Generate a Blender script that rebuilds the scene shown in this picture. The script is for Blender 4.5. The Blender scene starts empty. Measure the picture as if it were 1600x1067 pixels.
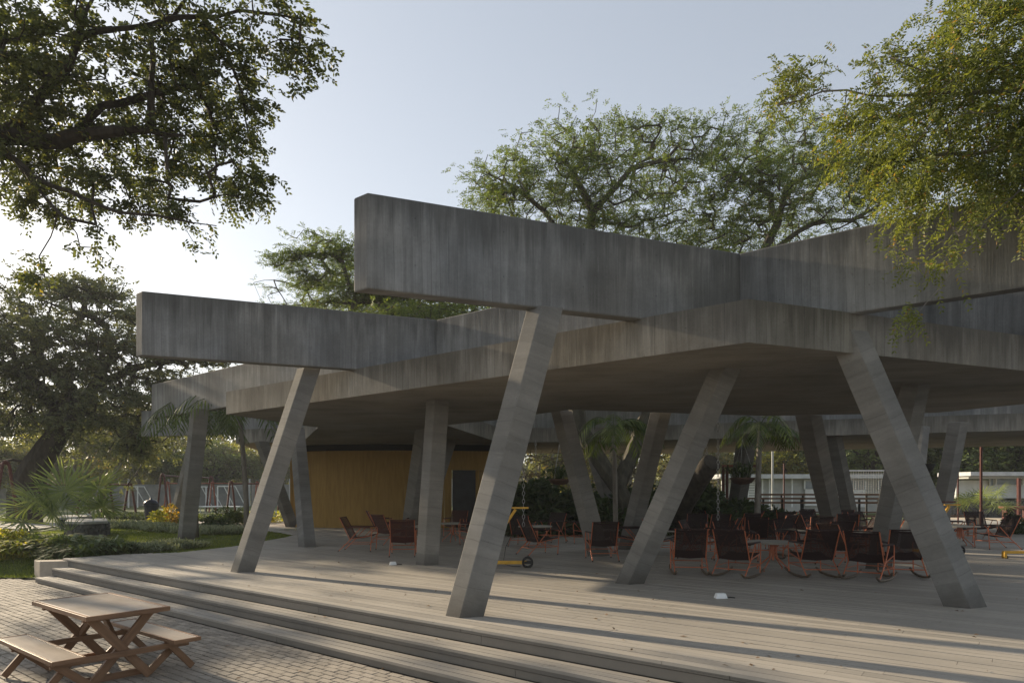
import bpy, bmesh, math, random
import numpy as np
from mathutils import Vector, Matrix

# ------------------------------------------------------------------ camera, sky, sun
scene = bpy.context.scene
COL = scene.collection
cam_d = bpy.data.cameras.new('camera'); cam = bpy.data.objects.new('camera', cam_d); COL.objects.link(cam)
cam.location = (0, 0, 1.55); cam.rotation_euler = (math.radians(90), 0, 0)
cam_d.sensor_width = 36.0; cam_d.lens = 23.4; cam_d.shift_y = (765 - 533.5) / 1600.0
cam_d.clip_start = 0.05; cam_d.clip_end = 3000
scene.camera = cam
SUN_AZ = 53.0      # degrees left of the view axis
SUN_EL = 18.4
w = bpy.data.worlds.new('World'); scene.world = w; w.use_nodes = True
nt = w.node_tree; nt.nodes.clear()
out = nt.nodes.new('ShaderNodeOutputWorld'); bg = nt.nodes.new('ShaderNodeBackground'); sky = nt.nodes.new('ShaderNodeTexSky')
sky.sky_type = 'NISHITA'; sky.sun_disc = False
sky.sun_elevation = math.radians(SUN_EL); sky.sun_rotation = math.radians(-SUN_AZ)
sky.air_density = 1.0; sky.dust_density = 1.0; sky.ozone_density = 1.6; sky.altitude = 0
bg.inputs['Strength'].default_value = 0.15
hs = nt.nodes.new('ShaderNodeHueSaturation'); hs.inputs['Value'].default_value = 1.38; hs.inputs['Saturation'].default_value = 0.60
gm = nt.nodes.new('ShaderNodeGamma'); gm.inputs['Gamma'].default_value = 0.62
nt.links.new(sky.outputs[0], hs.inputs['Color']); nt.links.new(hs.outputs[0], gm.inputs['Color']); nt.links.new(gm.outputs[0], bg.inputs['Color']); nt.links.new(bg.outputs[0], out.inputs[0])
sd = bpy.data.lights.new('sun', 'SUN'); sd.energy = 5.0; sd.angle = math.radians(0.6); sd.color = (1.0, 0.83, 0.60)
sun = bpy.data.objects.new('sun', sd); COL.objects.link(sun)
az = math.radians(SUN_AZ); el = math.radians(SUN_EL)
to_sun = Vector((-math.sin(az) * math.cos(el), math.cos(az) * math.cos(el), math.sin(el)))
sun.rotation_euler = to_sun.to_track_quat('Z', 'Y').to_euler(); sun.location = (-20, 20, 20)
vs = scene.view_settings
vs.view_transform = 'Standard'; vs.look = 'None'; vs.gamma = 1; vs.exposure = 0.88; vs.use_curve_mapping = False

# ------------------------------------------------------------------ helpers
F = 1040.0; EYE = 1.55; HOR = 765.0
def G(u, v, z=0.0):                      # point on the level z seen in direction (u, v)
    d = (EYE - z) * F / (v - HOR); return Vector(((u - 800) / F * d, d, z))
def P(u, v, d):                          # point at depth d
    return Vector(((u - 800) / F * d, d, EYE - (v - HOR) / F * d))
D1 = Vector((-0.787, 0.617, 0)).normalized(); NN = Vector((0.617, 0.787, 0)).normalized()
D2 = Vector((0.929, 0.370, 0)).normalized()
def sd_pt(s, D, z=0.0): return Vector((D1.x * s + NN.x * D, D1.y * s + NN.y * D, z))

class MB:
    def __init__(self): self.v = []; self.f = []; self.uv = []
    def face(self, pts, uv=None):
        n = len(self.v); self.v += [tuple(p) for p in pts]; self.f.append(tuple(range(n, n + len(pts))))
        self.uv += (uv if uv else [(p[0], p[1]) for p in pts])
    def box(self, c, size, rz=0.0, M=None):
        x, y, z = [s / 2 for s in size]; R = Matrix.Rotation(rz, 3, 'Z') if M is None else M
        c = Vector(c); q = [c + R @ Vector(p) for p in ((-x,-y,-z),(x,-y,-z),(x,y,-z),(-x,y,-z),(-x,-y,z),(x,-y,z),(x,y,z),(-x,y,z))]
        self.hexa(q)
    def hexa(self, q):
        n = len(self.v); self.v += [tuple(p) for p in q]
        for f in ((0,3,2,1),(4,5,6,7),(0,1,5,4),(1,2,6,5),(2,3,7,6),(3,0,4,7)):
            self.f.append(tuple(n + i for i in f))
            p = [q[i] for i in f]; e = (p[1] - p[0]); e = e.normalized() if e.length > 1e-9 else Vector((1,0,0))
            g = (p[3] - p[0]); g = g.normalized() if g.length > 1e-9 else Vector((0,0,1))
            self.uv += [((a - p[0]).dot(e), (a - p[0]).dot(g)) for a in p]
    def beam(self, a, b, wd, ht, up=(0,0,1)):        # a bar of rectangular section from a to b
        a = Vector(a); b = Vector(b); t = (b - a).normalized(); s = t.cross(Vector(up))
        if s.length < 1e-4: s = t.cross(Vector((1,0,0)))
        s.normalize(); u = s.cross(t)
        s *= wd / 2; u *= ht / 2
        self.hexa([a - s - u, a + s - u, b + s - u, b - s - u, a - s + u, a + s + u, b + s + u, b - s + u])
    def tube(self, pts, r, n=6, cap=True):
        pts = [Vector(p) for p in pts]; rs = r if isinstance(r, (list, tuple)) else [r] * len(pts)
        rings = []; prev = None
        for i, p in enumerate(pts):
            t = (pts[min(i + 1, len(pts) - 1)] - pts[max(i - 1, 0)]).normalized()
            if prev is None:
                s = t.cross(Vector((0,0,1)));  s = s if s.length > .05 else t.cross(Vector((1,0,0)))
            else: s = prev - t * prev.dot(t)
            s.normalize(); prev = s; u = t.cross(s); base = len(self.v)
            for k in range(n):
                a = 2 * math.pi * k / n; self.v.append(tuple(p + (s * math.cos(a) + u * math.sin(a)) * rs[i]))
            rings.append(base)
        L = 0
        for i in range(len(rings) - 1):
            L2 = L + (pts[i+1] - pts[i]).length
            for k in range(n):
                a, b = rings[i] + k, rings[i] + (k + 1) % n; c, d = rings[i+1] + (k + 1) % n, rings[i+1] + k
                self.f.append((a, b, c, d)); self.uv += [(k / n, L), ((k + 1) / n, L), ((k + 1) / n, L2), (k / n, L2)]
            L = L2
        if cap:
            self.f.append(tuple(rings[0] + k for k in range(n))[::-1]); self.uv += [(0, 0)] * n
            self.f.append(tuple(rings[-1] + k for k in range(n))); self.uv += [(0, 0)] * n
    def lathe(self, c, prof, n=20):                   # prof: (r, z)
        c = Vector(c); b = len(self.v)
        for r, z in prof:
            for k in range(n):
                a = 2 * math.pi * k / n; self.v.append((c.x + r * math.cos(a), c.y + r * math.sin(a), c.z + z))
        for i in range(len(prof) - 1):
            for k in range(n):
                q = (b + i*n + k, b + i*n + (k+1) % n, b + (i+1)*n + (k+1) % n, b + (i+1)*n + k)
                self.f.append(q); self.uv += [(k / n, i), ((k+1) / n, i), ((k+1) / n, i+1), (k / n, i+1)]
        self.f.append(tuple(b + k for k in range(n))[::-1]); self.uv += [(0, 0)] * n
        e = b + (len(prof) - 1) * n; self.f.append(tuple(e + k for k in range(n))); self.uv += [(0, 0)] * n
    def prism(self, poly, z0, z1, uvdir=None):        # plan polygon (counter-clockwise) extruded
        poly = [Vector((p[0], p[1], 0)) for p in poly]
        ar = sum(poly[i].x * poly[(i+1) % len(poly)].y - poly[(i+1) % len(poly)].x * poly[i].y for i in range(len(poly)))
        if ar < 0: poly = poly[::-1]
        top = [Vector((p.x, p.y, z1)) for p in poly]; bot = [Vector((p.x, p.y, z0)) for p in poly]
        self.face(top, [(p.y, p.x) for p in top]); self.face(bot[::-1], [(p.y, p.x) for p in bot[::-1]])
        L = 0
        for i in range(len(poly)):
            j = (i + 1) % len(poly); l = (poly[j] - poly[i]).length
            self.face([bot[i], bot[j], top[j], top[i]], [(L, z0), (L + l, z0), (L + l, z1), (L, z1)]); L += l
    def build(self, name, mat, parent=None, local=False, smooth=False, bevel=0.0, origin=None):
        me = bpy.data.meshes.new(name)
        off = Vector((0, 0, 0))
        if not local:
            if parent is not None:
                p = parent
                while p is not None: off += p.location; p = p.parent
            elif origin is not None: off = Vector(origin)
            else:
                a = np.array(self.v); off = Vector(((a[:,0].min() + a[:,0].max()) / 2, (a[:,1].min() + a[:,1].max()) / 2, a[:,2].min()))
        elif origin is not None: off = Vector(origin)
        vv = [(a[0] - off.x, a[1] - off.y, a[2] - off.z) for a in self.v]
        me.from_pydata(vv, [], self.f)
        ul = me.uv_layers.new(name='UVMap'); ul.data.foreach_set('uv', np.array(self.uv, dtype=np.float32).ravel())
        if bevel > 0:
            bm = bmesh.new(); bm.from_mesh(me); bmesh.ops.remove_doubles(bm, verts=bm.verts, dist=1e-5)
            bmesh.ops.bevel(bm, geom=[e for e in bm.edges if len(e.link_faces) == 2 and e.calc_face_angle(0) > .3], offset=bevel, segments=2, affect='EDGES', profile=.5)
            bm.to_mesh(me); bm.free()
        me.materials.append(mat)
        if smooth: me.polygons.foreach_set('use_smooth', [True] * len(me.polygons))
        me.update()
        o = bpy.data.objects.new(name, me); COL.objects.link(o)
        if parent is not None: o.parent = parent
        elif not local: o.location = off
        if local and parent is None and origin is not None: o.location = (0, 0, 0)
        return o

def thing(name, label, cat, loc=(0,0,0), rz=0.0, group=None):
    o = bpy.data.objects.new(name, None); COL.objects.link(o); o.location = loc; o.rotation_euler = (0, 0, rz)
    o.empty_display_size = .2
    o['label'] = label; o['category'] = cat
    if group: o['group'] = group
    return o
def tag(o, label=None, cat=None, group=None, kind=None):
    if label: o['label'] = label
    if cat: o['category'] = cat
    if group: o['group'] = group
    if kind: o['kind'] = kind
    return o
def dup(root, loc=None, rz=None, label=None, group=None, scale=None):
    r = root.copy(); COL.objects.link(r)
    if loc is not None: r.location = loc
    if rz is not None: r.rotation_euler = (0, 0, rz)
    if scale is not None: r.scale = (scale,) * 3
    if label: r['label'] = label
    if group: r['group'] = group
    for ch in list(root.children):
        c = ch.copy(); COL.objects.link(c); c.parent = r
        for g in list(ch.children):
            d = g.copy(); COL.objects.link(d); d.parent = c
    return r

# ------------------------------------------------------------------ materials
def newmat(name):
    m = bpy.data.materials.new(name); m.use_nodes = True; t = m.node_tree; t.nodes.clear()
    o = t.nodes.new('ShaderNodeOutputMaterial'); return m, t, o
def N(t, typ, **kw):
    n = t.nodes.new(typ)
    for k, v in kw.items():
        if k.startswith('i_'):
            key = k[2:]; key = int(key) if key.isdigit() else key.replace('_', ' ')
            n.inputs[key].default_value = v
        else: setattr(n, k, v)
    return n
def L(t, a, b): t.links.new(a, b)
def math_(t, op, a, b=None, c=None):
    n = N(t, 'ShaderNodeMath', operation=op)
    for i, x in enumerate((a, b, c)):
        if x is None: continue
        if isinstance(x, (int, float)): n.inputs[i].default_value = x
        else: L(t, x, n.inputs[i])
    return n.outputs[0]
def ramp(t, fac, stops):
    r = N(t, 'ShaderNodeValToRGB'); e = r.color_ramp.elements
    while len(e) < len(stops): e.new(.5)
    for i, (p, c) in enumerate(stops): e[i].position = p; e[i].color = (*c, 1)
    L(t, fac, r.inputs[0]); return r.outputs[0]
def mixc(t, fac, a, b, mode='MIX'):
    n = N(t, 'ShaderNodeMix', data_type='RGBA', blend_type=mode)
    for sock, x in ((n.inputs['Factor'], fac), (n.inputs[6], a), (n.inputs[7], b)):
        if isinstance(x, (int, float)): sock.default_value = x
        elif isinstance(x, tuple): sock.default_value = (*x, 1)
        else: L(t, x, sock)
    return n.outputs[2]
def noise(t, vec, scale, detail=3, rough=.55):
    n = N(t, 'ShaderNodeTexNoise', i_Scale=scale, i_Detail=detail, i_Roughness=rough)
    if vec is not None: L(t, vec, n.inputs['Vector'])
    return n.outputs['Fac']
def vscale(t, vec, s):
    n = N(t, 'ShaderNodeMapping'); n.inputs['Scale'].default_value = s; L(t, vec, n.inputs['Vector']); return n.outputs[0]
def finish(t, o, col, rough=.8, bump=None, bstr=.3, bdist=.01, metal=0.0, spec=.3):
    b = N(t, 'ShaderNodeBsdfPrincipled'); b.inputs['Metallic'].default_value = metal; b.inputs['Specular IOR Level'].default_value = spec
    if isinstance(rough, (int, float)): b.inputs['Roughness'].default_value = rough
    else: L(t, rough, b.inputs['Roughness'])
    if isinstance(col, tuple): b.inputs['Base Color'].default_value = (*col, 1)
    else: L(t, col, b.inputs['Base Color'])
    if bump is not None:
        bn = N(t, 'ShaderNodeBump'); bn.inputs['Strength'].default_value = bstr; bn.inputs['Distance'].default_value = bdist
        L(t, bump, bn.inputs['Height']); L(t, bn.outputs[0], b.inputs['Normal'])
    L(t, b.outputs[0], o.inputs[0]); return b

def concrete(name, axis, bw, dark, mid, light, tint=.5, joint=.35, wb=.10, f1=11.0, f2=42.0, ztop=None):
    """board-marked concrete; axis 0: boards counted along u, axis 1: along v"""
    m, t, o = newmat(name)
    uv = N(t, 'ShaderNodeUVMap').outputs[0]; sep = N(t, 'ShaderNodeSeparateXYZ'); L(t, uv, sep.inputs[0])
    a = sep.outputs[axis]; bb = sep.outputs[1 - axis]
    pos = N(t, 'ShaderNodeNewGeometry').outputs['Position']
    wob = math_(t, 'MULTIPLY', noise(t, pos, .8, 2), .08 if axis == 0 else .25)
    aa = math_(t, 'DIVIDE', math_(t, 'ADD', a, wob), bw)
    cell = math_(t, 'FLOOR', aa); fr = math_(t, 'FRACT', aa)
    wn = N(t, 'ShaderNodeTexWhiteNoise', noise_dimensions='1D'); L(t, cell, wn.inputs['W'])
    edge = math_(t, 'MINIMUM', fr, math_(t, 'SUBTRACT', 1.0, fr))
    jl = math_(t, 'LESS_THAN', edge, .032)
    gate = math_(t, 'GREATER_THAN', wn.outputs[0], .45)
    jl = math_(t, 'MULTIPLY', jl, gate)
    comb = N(t, 'ShaderNodeCombineXYZ'); L(t, a, comb.inputs[0]); L(t, bb, comb.inputs[1])
    geo = N(t, 'ShaderNodeObjectInfo'); L(t, math_(t, 'MULTIPLY', geo.outputs['Random'], 40), comb.inputs[2])
    st = noise(t, vscale(t, comb.outputs[0], (f1, .5, 1)), 1.0, 6, .65)     # long streaks along the boards
    st2 = noise(t, vscale(t, comb.outputs[0], (f2, 1.6, 1)), 1.0, 4, .6)
    big = noise(t, pos, .7, 5, .6); fine = noise(t, pos, 28, 6, .7)
    f = math_(t, 'ADD', math_(t, 'MULTIPLY', st, .40), math_(t, 'MULTIPLY', st2, .20))
    f = math_(t, 'ADD', f, math_(t, 'MULTIPLY', wn.outputs[0], wb))
    f = math_(t, 'ADD', f, math_(t, 'MULTIPLY', big, .80))
    f = math_(t, 'ADD', f, math_(t, 'MULTIPLY', fine, .18))
    f = math_(t, 'SUBTRACT', f, .37)
    col = ramp(t, f, [(.22, dark), (.46, mid), (.78, light)])
    warm = ramp(t, noise(t, pos, .45, 3), [(.35, (.80, .88, 1.0)), (.65, (1.0, .93, .82))])
    col = mixc(t, tint, col, mixc(t, 1.0, col, warm, 'MULTIPLY'))
    stain = math_(t, 'MULTIPLY', math_(t, 'SUBTRACT', noise(t, vscale(t, comb.outputs[0], (1.6, .35, 1)), 1.0, 5, .7), .52), 3.2)
    stn = N(t, 'ShaderNodeClamp'); L(t, stain, stn.inputs[0])
    col = mixc(t, math_(t, 'MULTIPLY', stn.outputs[0], .55), col, dark)
    pale = N(t, 'ShaderNodeClamp'); L(t, math_(t, 'MULTIPLY', math_(t, 'SUBTRACT', noise(t, vscale(t, comb.outputs[0], (9, .9, 1)), 1.0, 6, .75), .62), 5.0), pale.inputs[0])
    col = mixc(t, math_(t, 'MULTIPLY', pale.outputs[0], .45), col, tuple(min(1, c * 1.45) for c in light))
    if ztop:
        dn = noise(t, vscale(t, comb.outputs[0], (5.0, .2, 1)), 1.0, 5, .7)
        dep = math_(t, 'SUBTRACT', ztop, bb)                                  # depth below the top edge
        dr = math_(t, 'SUBTRACT', math_(t, 'MULTIPLY', math_(t, 'SUBTRACT', dn, .30), 2.0), dep)
        dc = N(t, 'ShaderNodeClamp'); L(t, math_(t, 'MULTIPLY', dr, 3.0), dc.inputs[0])
        col = mixc(t, math_(t, 'MULTIPLY', dc.outputs[0], .55), col, tuple(c * .62 for c in dark))
        hu = math_(t, 'MULTIPLY', math_(t, 'SUBTRACT', math_(t, 'FRACT', math_(t, 'DIVIDE', a, 1.15)), .5), 1.15)
        hv = math_(t, 'MULTIPLY', math_(t, 'SUBTRACT', math_(t, 'FRACT', math_(t, 'DIVIDE', bb, .57)), .5), .57)
        dd = math_(t, 'ADD', math_(t, 'MULTIPLY', hu, hu), math_(t, 'MULTIPLY', hv, hv))
        col = mixc(t, math_(t, 'MULTIPLY', math_(t, 'LESS_THAN', dd, .00010), .4), col, (.03, .03, .028))
    pit = math_(t, 'GREATER_THAN', noise(t, pos, 60, 2), .70)
    col = mixc(t, math_(t, 'MULTIPLY', pit, .45), col, (.06, .058, .052))
    col = mixc(t, math_(t, 'MULTIPLY', jl, joint), col, (.045, .043, .04))
    h = math_(t, 'ADD', math_(t, 'MULTIPLY', wn.outputs[0], .6), math_(t, 'MULTIPLY', st2, .7))
    h = math_(t, 'SUBTRACT', h, math_(t, 'MULTIPLY', jl, 1.2)); h = math_(t, 'SUBTRACT', h, math_(t, 'MULTIPLY', pit, .8))
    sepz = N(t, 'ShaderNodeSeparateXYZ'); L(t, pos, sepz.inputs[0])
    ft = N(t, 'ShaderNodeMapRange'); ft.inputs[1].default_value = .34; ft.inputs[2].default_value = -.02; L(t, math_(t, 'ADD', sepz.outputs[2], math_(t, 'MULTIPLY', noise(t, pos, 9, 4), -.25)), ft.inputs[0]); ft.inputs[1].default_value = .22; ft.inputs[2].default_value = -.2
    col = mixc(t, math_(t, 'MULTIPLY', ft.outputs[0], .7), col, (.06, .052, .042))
    finish(t, o, col, .82, h, .45, .008); return m

def simple(name, c1, c2, scale=8, rough=.6, bstr=.15, metal=0, spec=.3, detail=4, stretch=(1,1,1), coords='pos'):
    m, t, o = newmat(name)
    pos = N(t, 'ShaderNodeNewGeometry').outputs['Position'] if coords == 'pos' else N(t, 'ShaderNodeTexCoord').outputs['Object']
    n = noise(t, vscale(t, pos, stretch), scale, detail, .6)
    col = ramp(t, n, [(.3, c1), (.7, c2)])
    finish(t, o, col, rough, n, bstr, .01, metal, spec); return m

def leafmat(name, c1, c2, c3=None, trans=.35, dry=0.0, scale=.8):
    m, t, o = newmat(name)
    g = N(t, 'ShaderNodeNewGeometry'); n = noise(t, g.outputs['Position'], scale, 2)
    f = math_(t, 'ADD', math_(t, 'MULTIPLY', g.outputs['Random Per Island'], .6), math_(t, 'MULTIPLY', n, .5))
    col = ramp(t, f, [(.15, c1), (.75, c2)])
    if c3: col = mixc(t, math_(t, 'GREATER_THAN', g.outputs['Random Per Island'], 1 - dry), col, c3)
    d = N(t, 'ShaderNodeBsdfPrincipled'); d.inputs['Roughness'].default_value = .55; d.inputs['Specular IOR Level'].default_value = .25
    L(t, col, d.inputs['Base Color'])
    tr = N(t, 'ShaderNodeBsdfTranslucent'); L(t, mixc(t, 1.0, col, (1.35, 1.3, .55), 'MULTIPLY'), tr.inputs[0])
    mx = N(t, 'ShaderNodeMixShader'); mx.inputs[0].default_value = trans
    L(t, d.outputs[0], mx.inputs[1]); L(t, tr.outputs[0], mx.inputs[2]); L(t, mx.outputs[0], o.inputs[0]); return m

def deckmat(name='deck_board', k=1.0):
    m, t, o = newmat(name)
    pos = N(t, 'ShaderNodeNewGeometry').outputs['Position']
    def dot(v):
        n = N(t, 'ShaderNodeVectorMath', operation='DOT_PRODUCT'); L(t, pos, n.inputs[0]); n.inputs[1].default_value = v; return n.outputs['Value']
    D = dot(tuple(NN)); S = dot(tuple(D1))
    sep = N(t, 'ShaderNodeSeparateXYZ'); L(t, pos, sep.inputs[0])
    row = math_(t, 'FLOOR', math_(t, 'DIVIDE', math_(t, 'SUBTRACT', D, 5.59), .15))
    wn = N(t, 'ShaderNodeTexWhiteNoise', noise_dimensions='1D'); L(t, row, wn.inputs['W'])
    c = N(t, 'ShaderNodeCombineXYZ'); L(t, math_(t, 'MULTIPLY', D, 26), c.inputs[0]); L(t, math_(t, 'MULTIPLY', S, 1.1), c.inputs[1]); L(t, sep.outputs[2], c.inputs[2])
    grain = noise(t, c.outputs[0], 1.0, 6, .7); big = noise(t, pos, .9, 5, .6); fine = noise(t, pos, 45, 3)
    oi = N(t, 'ShaderNodeObjectInfo').outputs['Random']
    f = math_(t, 'ADD', math_(t, 'MULTIPLY', grain, .5), math_(t, 'MULTIPLY', wn.outputs[0], .2))
    f = math_(t, 'ADD', f, math_(t, 'MULTIPLY', oi, .12)); f = math_(t, 'ADD', f, math_(t, 'MULTIPLY', big, .38)); f = math_(t, 'SUBTRACT', f, .14)
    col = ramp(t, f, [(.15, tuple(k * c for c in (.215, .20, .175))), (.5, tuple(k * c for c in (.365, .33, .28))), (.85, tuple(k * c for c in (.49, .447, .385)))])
    spot = math_(t, 'GREATER_THAN', noise(t, pos, 5, 3, .7), .68)
    col = mixc(t, math_(t, 'MULTIPLY', spot, .25), col, (.13, .115, .095))
    gr = math_(t, 'SINE', math_(t, 'MULTIPLY', D, 2 * math.pi / .0375))
    col = mixc(t, math_(t, 'MULTIPLY', math_(t, 'GREATER_THAN', gr, .8), .28), col, (.09, .08, .07))
    h = math_(t, 'SUBTRACT', math_(t, 'MULTIPLY', grain, .4), math_(t, 'MULTIPLY', math_(t, 'GREATER_THAN', gr, .8), .8))
    finish(t, o, col, .62, h, .35, .005, spec=.35); return m

M = {}
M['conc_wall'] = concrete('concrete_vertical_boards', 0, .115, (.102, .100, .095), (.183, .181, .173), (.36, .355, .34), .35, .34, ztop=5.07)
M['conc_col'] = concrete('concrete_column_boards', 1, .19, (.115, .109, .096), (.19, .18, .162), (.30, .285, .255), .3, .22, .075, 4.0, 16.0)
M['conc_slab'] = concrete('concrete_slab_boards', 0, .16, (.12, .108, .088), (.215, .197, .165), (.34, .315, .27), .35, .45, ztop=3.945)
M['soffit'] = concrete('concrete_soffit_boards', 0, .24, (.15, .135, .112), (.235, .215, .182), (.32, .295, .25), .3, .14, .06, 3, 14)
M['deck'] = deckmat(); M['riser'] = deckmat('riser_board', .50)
M['deck_base'] = simple('deck_shadow_base', (.05, .045, .04), (.08, .075, .065), 4, .9)
M['wallblock'] = simple('rendered_low_wall', (.36, .31, .25), (.48, .42, .34), 5, .85, .2)
M['dirt'] = simple('paver_sand', (.12, .105, .085), (.19, .168, .135), 9, .95, .4)
M['lawn'] = simple('lawn_grass', (.045, .065, .016), (.12, .145, .04), 6, .95, .9, detail=8)
M['bark_dark'] = simple('dark_bark', (.022, .018, .013), (.07, .058, .045), 7, .9, .9, stretch=(1,1,.35))
M['bark_grey'] = simple('grey_bark', (.10, .088, .07), (.24, .215, .18), 7, .9, .7, stretch=(1,1,.3))
M['bark_green'] = simple('acacia_bark', (.035, .031, .022), (.10, .09, .066), 7, .9, .6, stretch=(1,1,.3))
M['twig'] = simple('dry_twig', (.16, .14, .11), (.34, .31, .25), 9, .9, .4)
M['copper'] = simple('copper_painted_steel', (.42, .115, .05), (.60, .19, .085), 30, .45, .05, .25, .5)
M['weave'] = simple('black_cord', (.018, .010, .010), (.045, .024, .022), 60, .6, .2, coords='obj')
M['red_weave'] = simple('maroon_cord', (.05, .014, .012), (.09, .028, .022), 60, .6, .2, coords='obj')
M['runner'] = simple('brown_rocker_wood', (.07, .048, .030), (.15, .11, .07), 12, .5, .2)
M['rubber'] = simple('black_rubber', (.012, .012, .012), (.03, .03, .03), 20, .6, .1)
M['tabletop'] = simple('pale_table_top', (.26, .235, .19), (.36, .33, .27), 6, .55, .1)
M['yellow_steel'] = simple('yellow_painted_steel', (.50, .26, .015), (.66, .37, .03), 9, .45, .05, spec=.5)
M['red_steel'] = simple('red_painted_steel', (.065, .018, .014), (.12, .032, .024), 8, .5, .1)
M['red_light'] = simple('faded_red_steel', (.20, .06, .04), (.30, .10, .065), 8, .55, .1)
M['white_paint'] = simple('white_paint', (.66, .67, .66), (.82, .82, .80), 4, .5, .05)
M['ochre'] = simple('ochre_wall', (.27, .155, .035), (.38, .225, .055), 2.2, .75, .1, stretch=(5, 5, .6), detail=6)
M['black_gap'] = simple('painted_recess_shade', (.008, .008, .008), (.014, .014, .014), 3, .9)  # near-black colour stands in for the shade in the recess
M['door'] = simple('dark_door', (.012, .013, .016), (.03, .032, .036), 3, .35, .02)
M['blockwall'] = simple('grey_block_wall', (.16, .165, .16), (.27, .27, .255), 1.5, .9, .2, detail=7)
M['bin'] = simple('navy_plastic', (.010, .014, .028), (.018, .024, .044), 5, .45, .03)
M['gabion'] = simple('dark_stone', (.035, .037, .036), (.14, .14, .13), 9, .9, .8)
M['benchtop'] = simple('grey_bench_slab', (.26, .255, .23), (.40, .39, .35), 5, .8, .1)
M['pale_wall'] = simple('pale_building_wall', (.34, .345, .33), (.48, .48, .46), 1.2, .85, .1, detail=6)
M['white_wall'] = simple('white_block_wall', (.60, .60, .59), (.74, .74, .73), 2, .8, .1)
M['roofw'] = simple('pale_metal_roof', (.38, .39, .40), (.55, .56, .57), 2, .45, .1)
M['glass'] = simple('window_glass', (.10, .13, .16), (.20, .24, .27), 1.0, .15, 0, spec=.6)
M['net'] = simple('white_net_cord', (.30, .30, .28), (.4, .4, .38), 9, .8)
M['chain'] = simple('galvanised_chain', (.30, .30, .29), (.48, .47, .45), 12, .45, .05, .6)
M['terracotta'] = simple('dark_clay_pot', (.06, .035, .025), (.12, .07, .05), 9, .8)
M['pathc'] = simple('pale_path', (.30, .285, .25), (.42, .40, .36), 2, .9, .2, detail=7)
M['lf_left'] = leafmat('leaf_overhanging', (.035, .047, .022), (.125, .145, .06), (.33, .26, .05), .42, .012)
M['lf_right'] = leafmat('leaf_feathery', (.05, .078, .022), (.215, .24, .07), (.32, .20, .06), .48, .03)
M['lf_acacia'] = leafmat('leaf_acacia', (.05, .088, .022), (.18, .235, .065), (.18, .14, .05), .42, .03, .35)
M['lf_rain'] = leafmat('leaf_rain_tree', (.06, .075, .042), (.155, .17, .095), (.10, .10, .03), .36, .04, .3)
M['lf_bg'] = leafmat('leaf_background', (.07, .085, .03), (.21, .215, .09), (.24, .18, .06), .4, .08, .25)
M['lf_mango'] = leafmat('leaf_mango', (.05, .075, .03), (.15, .19, .075), None, .4, 0, .3)
M['lf_yellow'] = leafmat('leaf_yellow_green', (.14, .16, .03), (.34, .33, .07), None, .5, 0, .4)
M['lf_palm'] = leafmat('leaf_palm', (.030, .055, .018), (.10, .135, .04), None, .35, 0)
M['lf_fan'] = leafmat('leaf_fan_palm', (.085, .125, .065), (.25, .30, .145), None, .45, 0)
M['lf_var'] = leafmat('leaf_variegated', (.12, .16, .08), (.36, .38, .26), None, .35, 0, 2)
M['lf_croton'] = leafmat('leaf_croton', (.35, .22, .02), (.62, .38, .05), (.12, .16, .03), .4, .35, 3)
M['lf_dark'] = leafmat('leaf_undergrowth', (.02, .036, .016), (.07, .10, .04), None, .3, 0)
M['lf_gold'] = leafmat('leaf_golden_duranta', (.16, .20, .03), (.42, .42, .06), (.5, .42, .08), .4, .2, 2)
M['lf_dry'] = leafmat('leaf_litter', (.09, .055, .03), (.22, .14, .08), None, .1, 0)
def wood():
    m, t, o = newmat('stained_wood')
    uv = N(t, 'ShaderNodeUVMap').outputs[0]
    g = noise(t, vscale(t, uv, (2.0, 30, 1)), 1.0, 5, .6); pos = N(t, 'ShaderNodeNewGeometry').outputs['Position']
    f = math_(t, 'ADD', math_(t, 'MULTIPLY', g, .6), math_(t, 'MULTIPLY', noise(t, pos, 3, 3), .4))
    col = ramp(t, f, [(.3, (.11, .055, .028)), (.7, (.27, .15, .08))]); finish(t, o, col, .5, g, .2, .003, spec=.4); return m
M['wood'] = wood()
def woodtop():
    m, t, o = newmat('weathered_sky_sheen_top')
    pos = N(t, 'ShaderNodeNewGeometry').outputs['Position']
    mp = N(t, 'ShaderNodeMapping'); mp.inputs['Rotation'].default_value = (0, 0, math.radians(37)); L(t, pos, mp.inputs[0])
    g = noise(t, vscale(t, mp.outputs[0], (1.4, 22, 1)), 1.0, 5, .6)
    f = math_(t, 'ADD', math_(t, 'MULTIPLY', g, .4), math_(t, 'MULTIPLY', noise(t, pos, 2.2, 5), .6))
    col = ramp(t, f, [(.3, (.27, .215, .165)), (.7, (.46, .40, .335))]); finish(t, o, col, .33, g, .15, .003, spec=.5); return m  # weathered wood, paled further by sky reflection put into its colour
M['woodtop'] = woodtop()
def paver():
    m, t, o = newmat('clay_paver')
    pos = N(t, 'ShaderNodeNewGeometry'); oi = N(t, 'ShaderNodeObjectInfo').outputs['Random']
    r = math_(t, 'ADD', math_(t, 'MULTIPLY', pos.outputs['Random Per Island'], .4), math_(t, 'MULTIPLY', oi, .2))
    f = math_(t, 'ADD', r, math_(t, 'MULTIPLY', noise(t, pos.outputs['Position'], 14, 5, .7), .5))
    f = math_(t, 'ADD', f, math_(t, 'MULTIPLY', noise(t, pos.outputs['Position'], 1.1, 4), .35))
    col = ramp(t, f, [(.35, (.18, .158, .13)), (.7, (.27, .237, .195)), (1.0, (.37, .325, .27))])
    finish(t, o, col, .8, noise(t, pos.outputs['Position'], 60, 4), .5, .004); return m
M['paver'] = paver()
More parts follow.
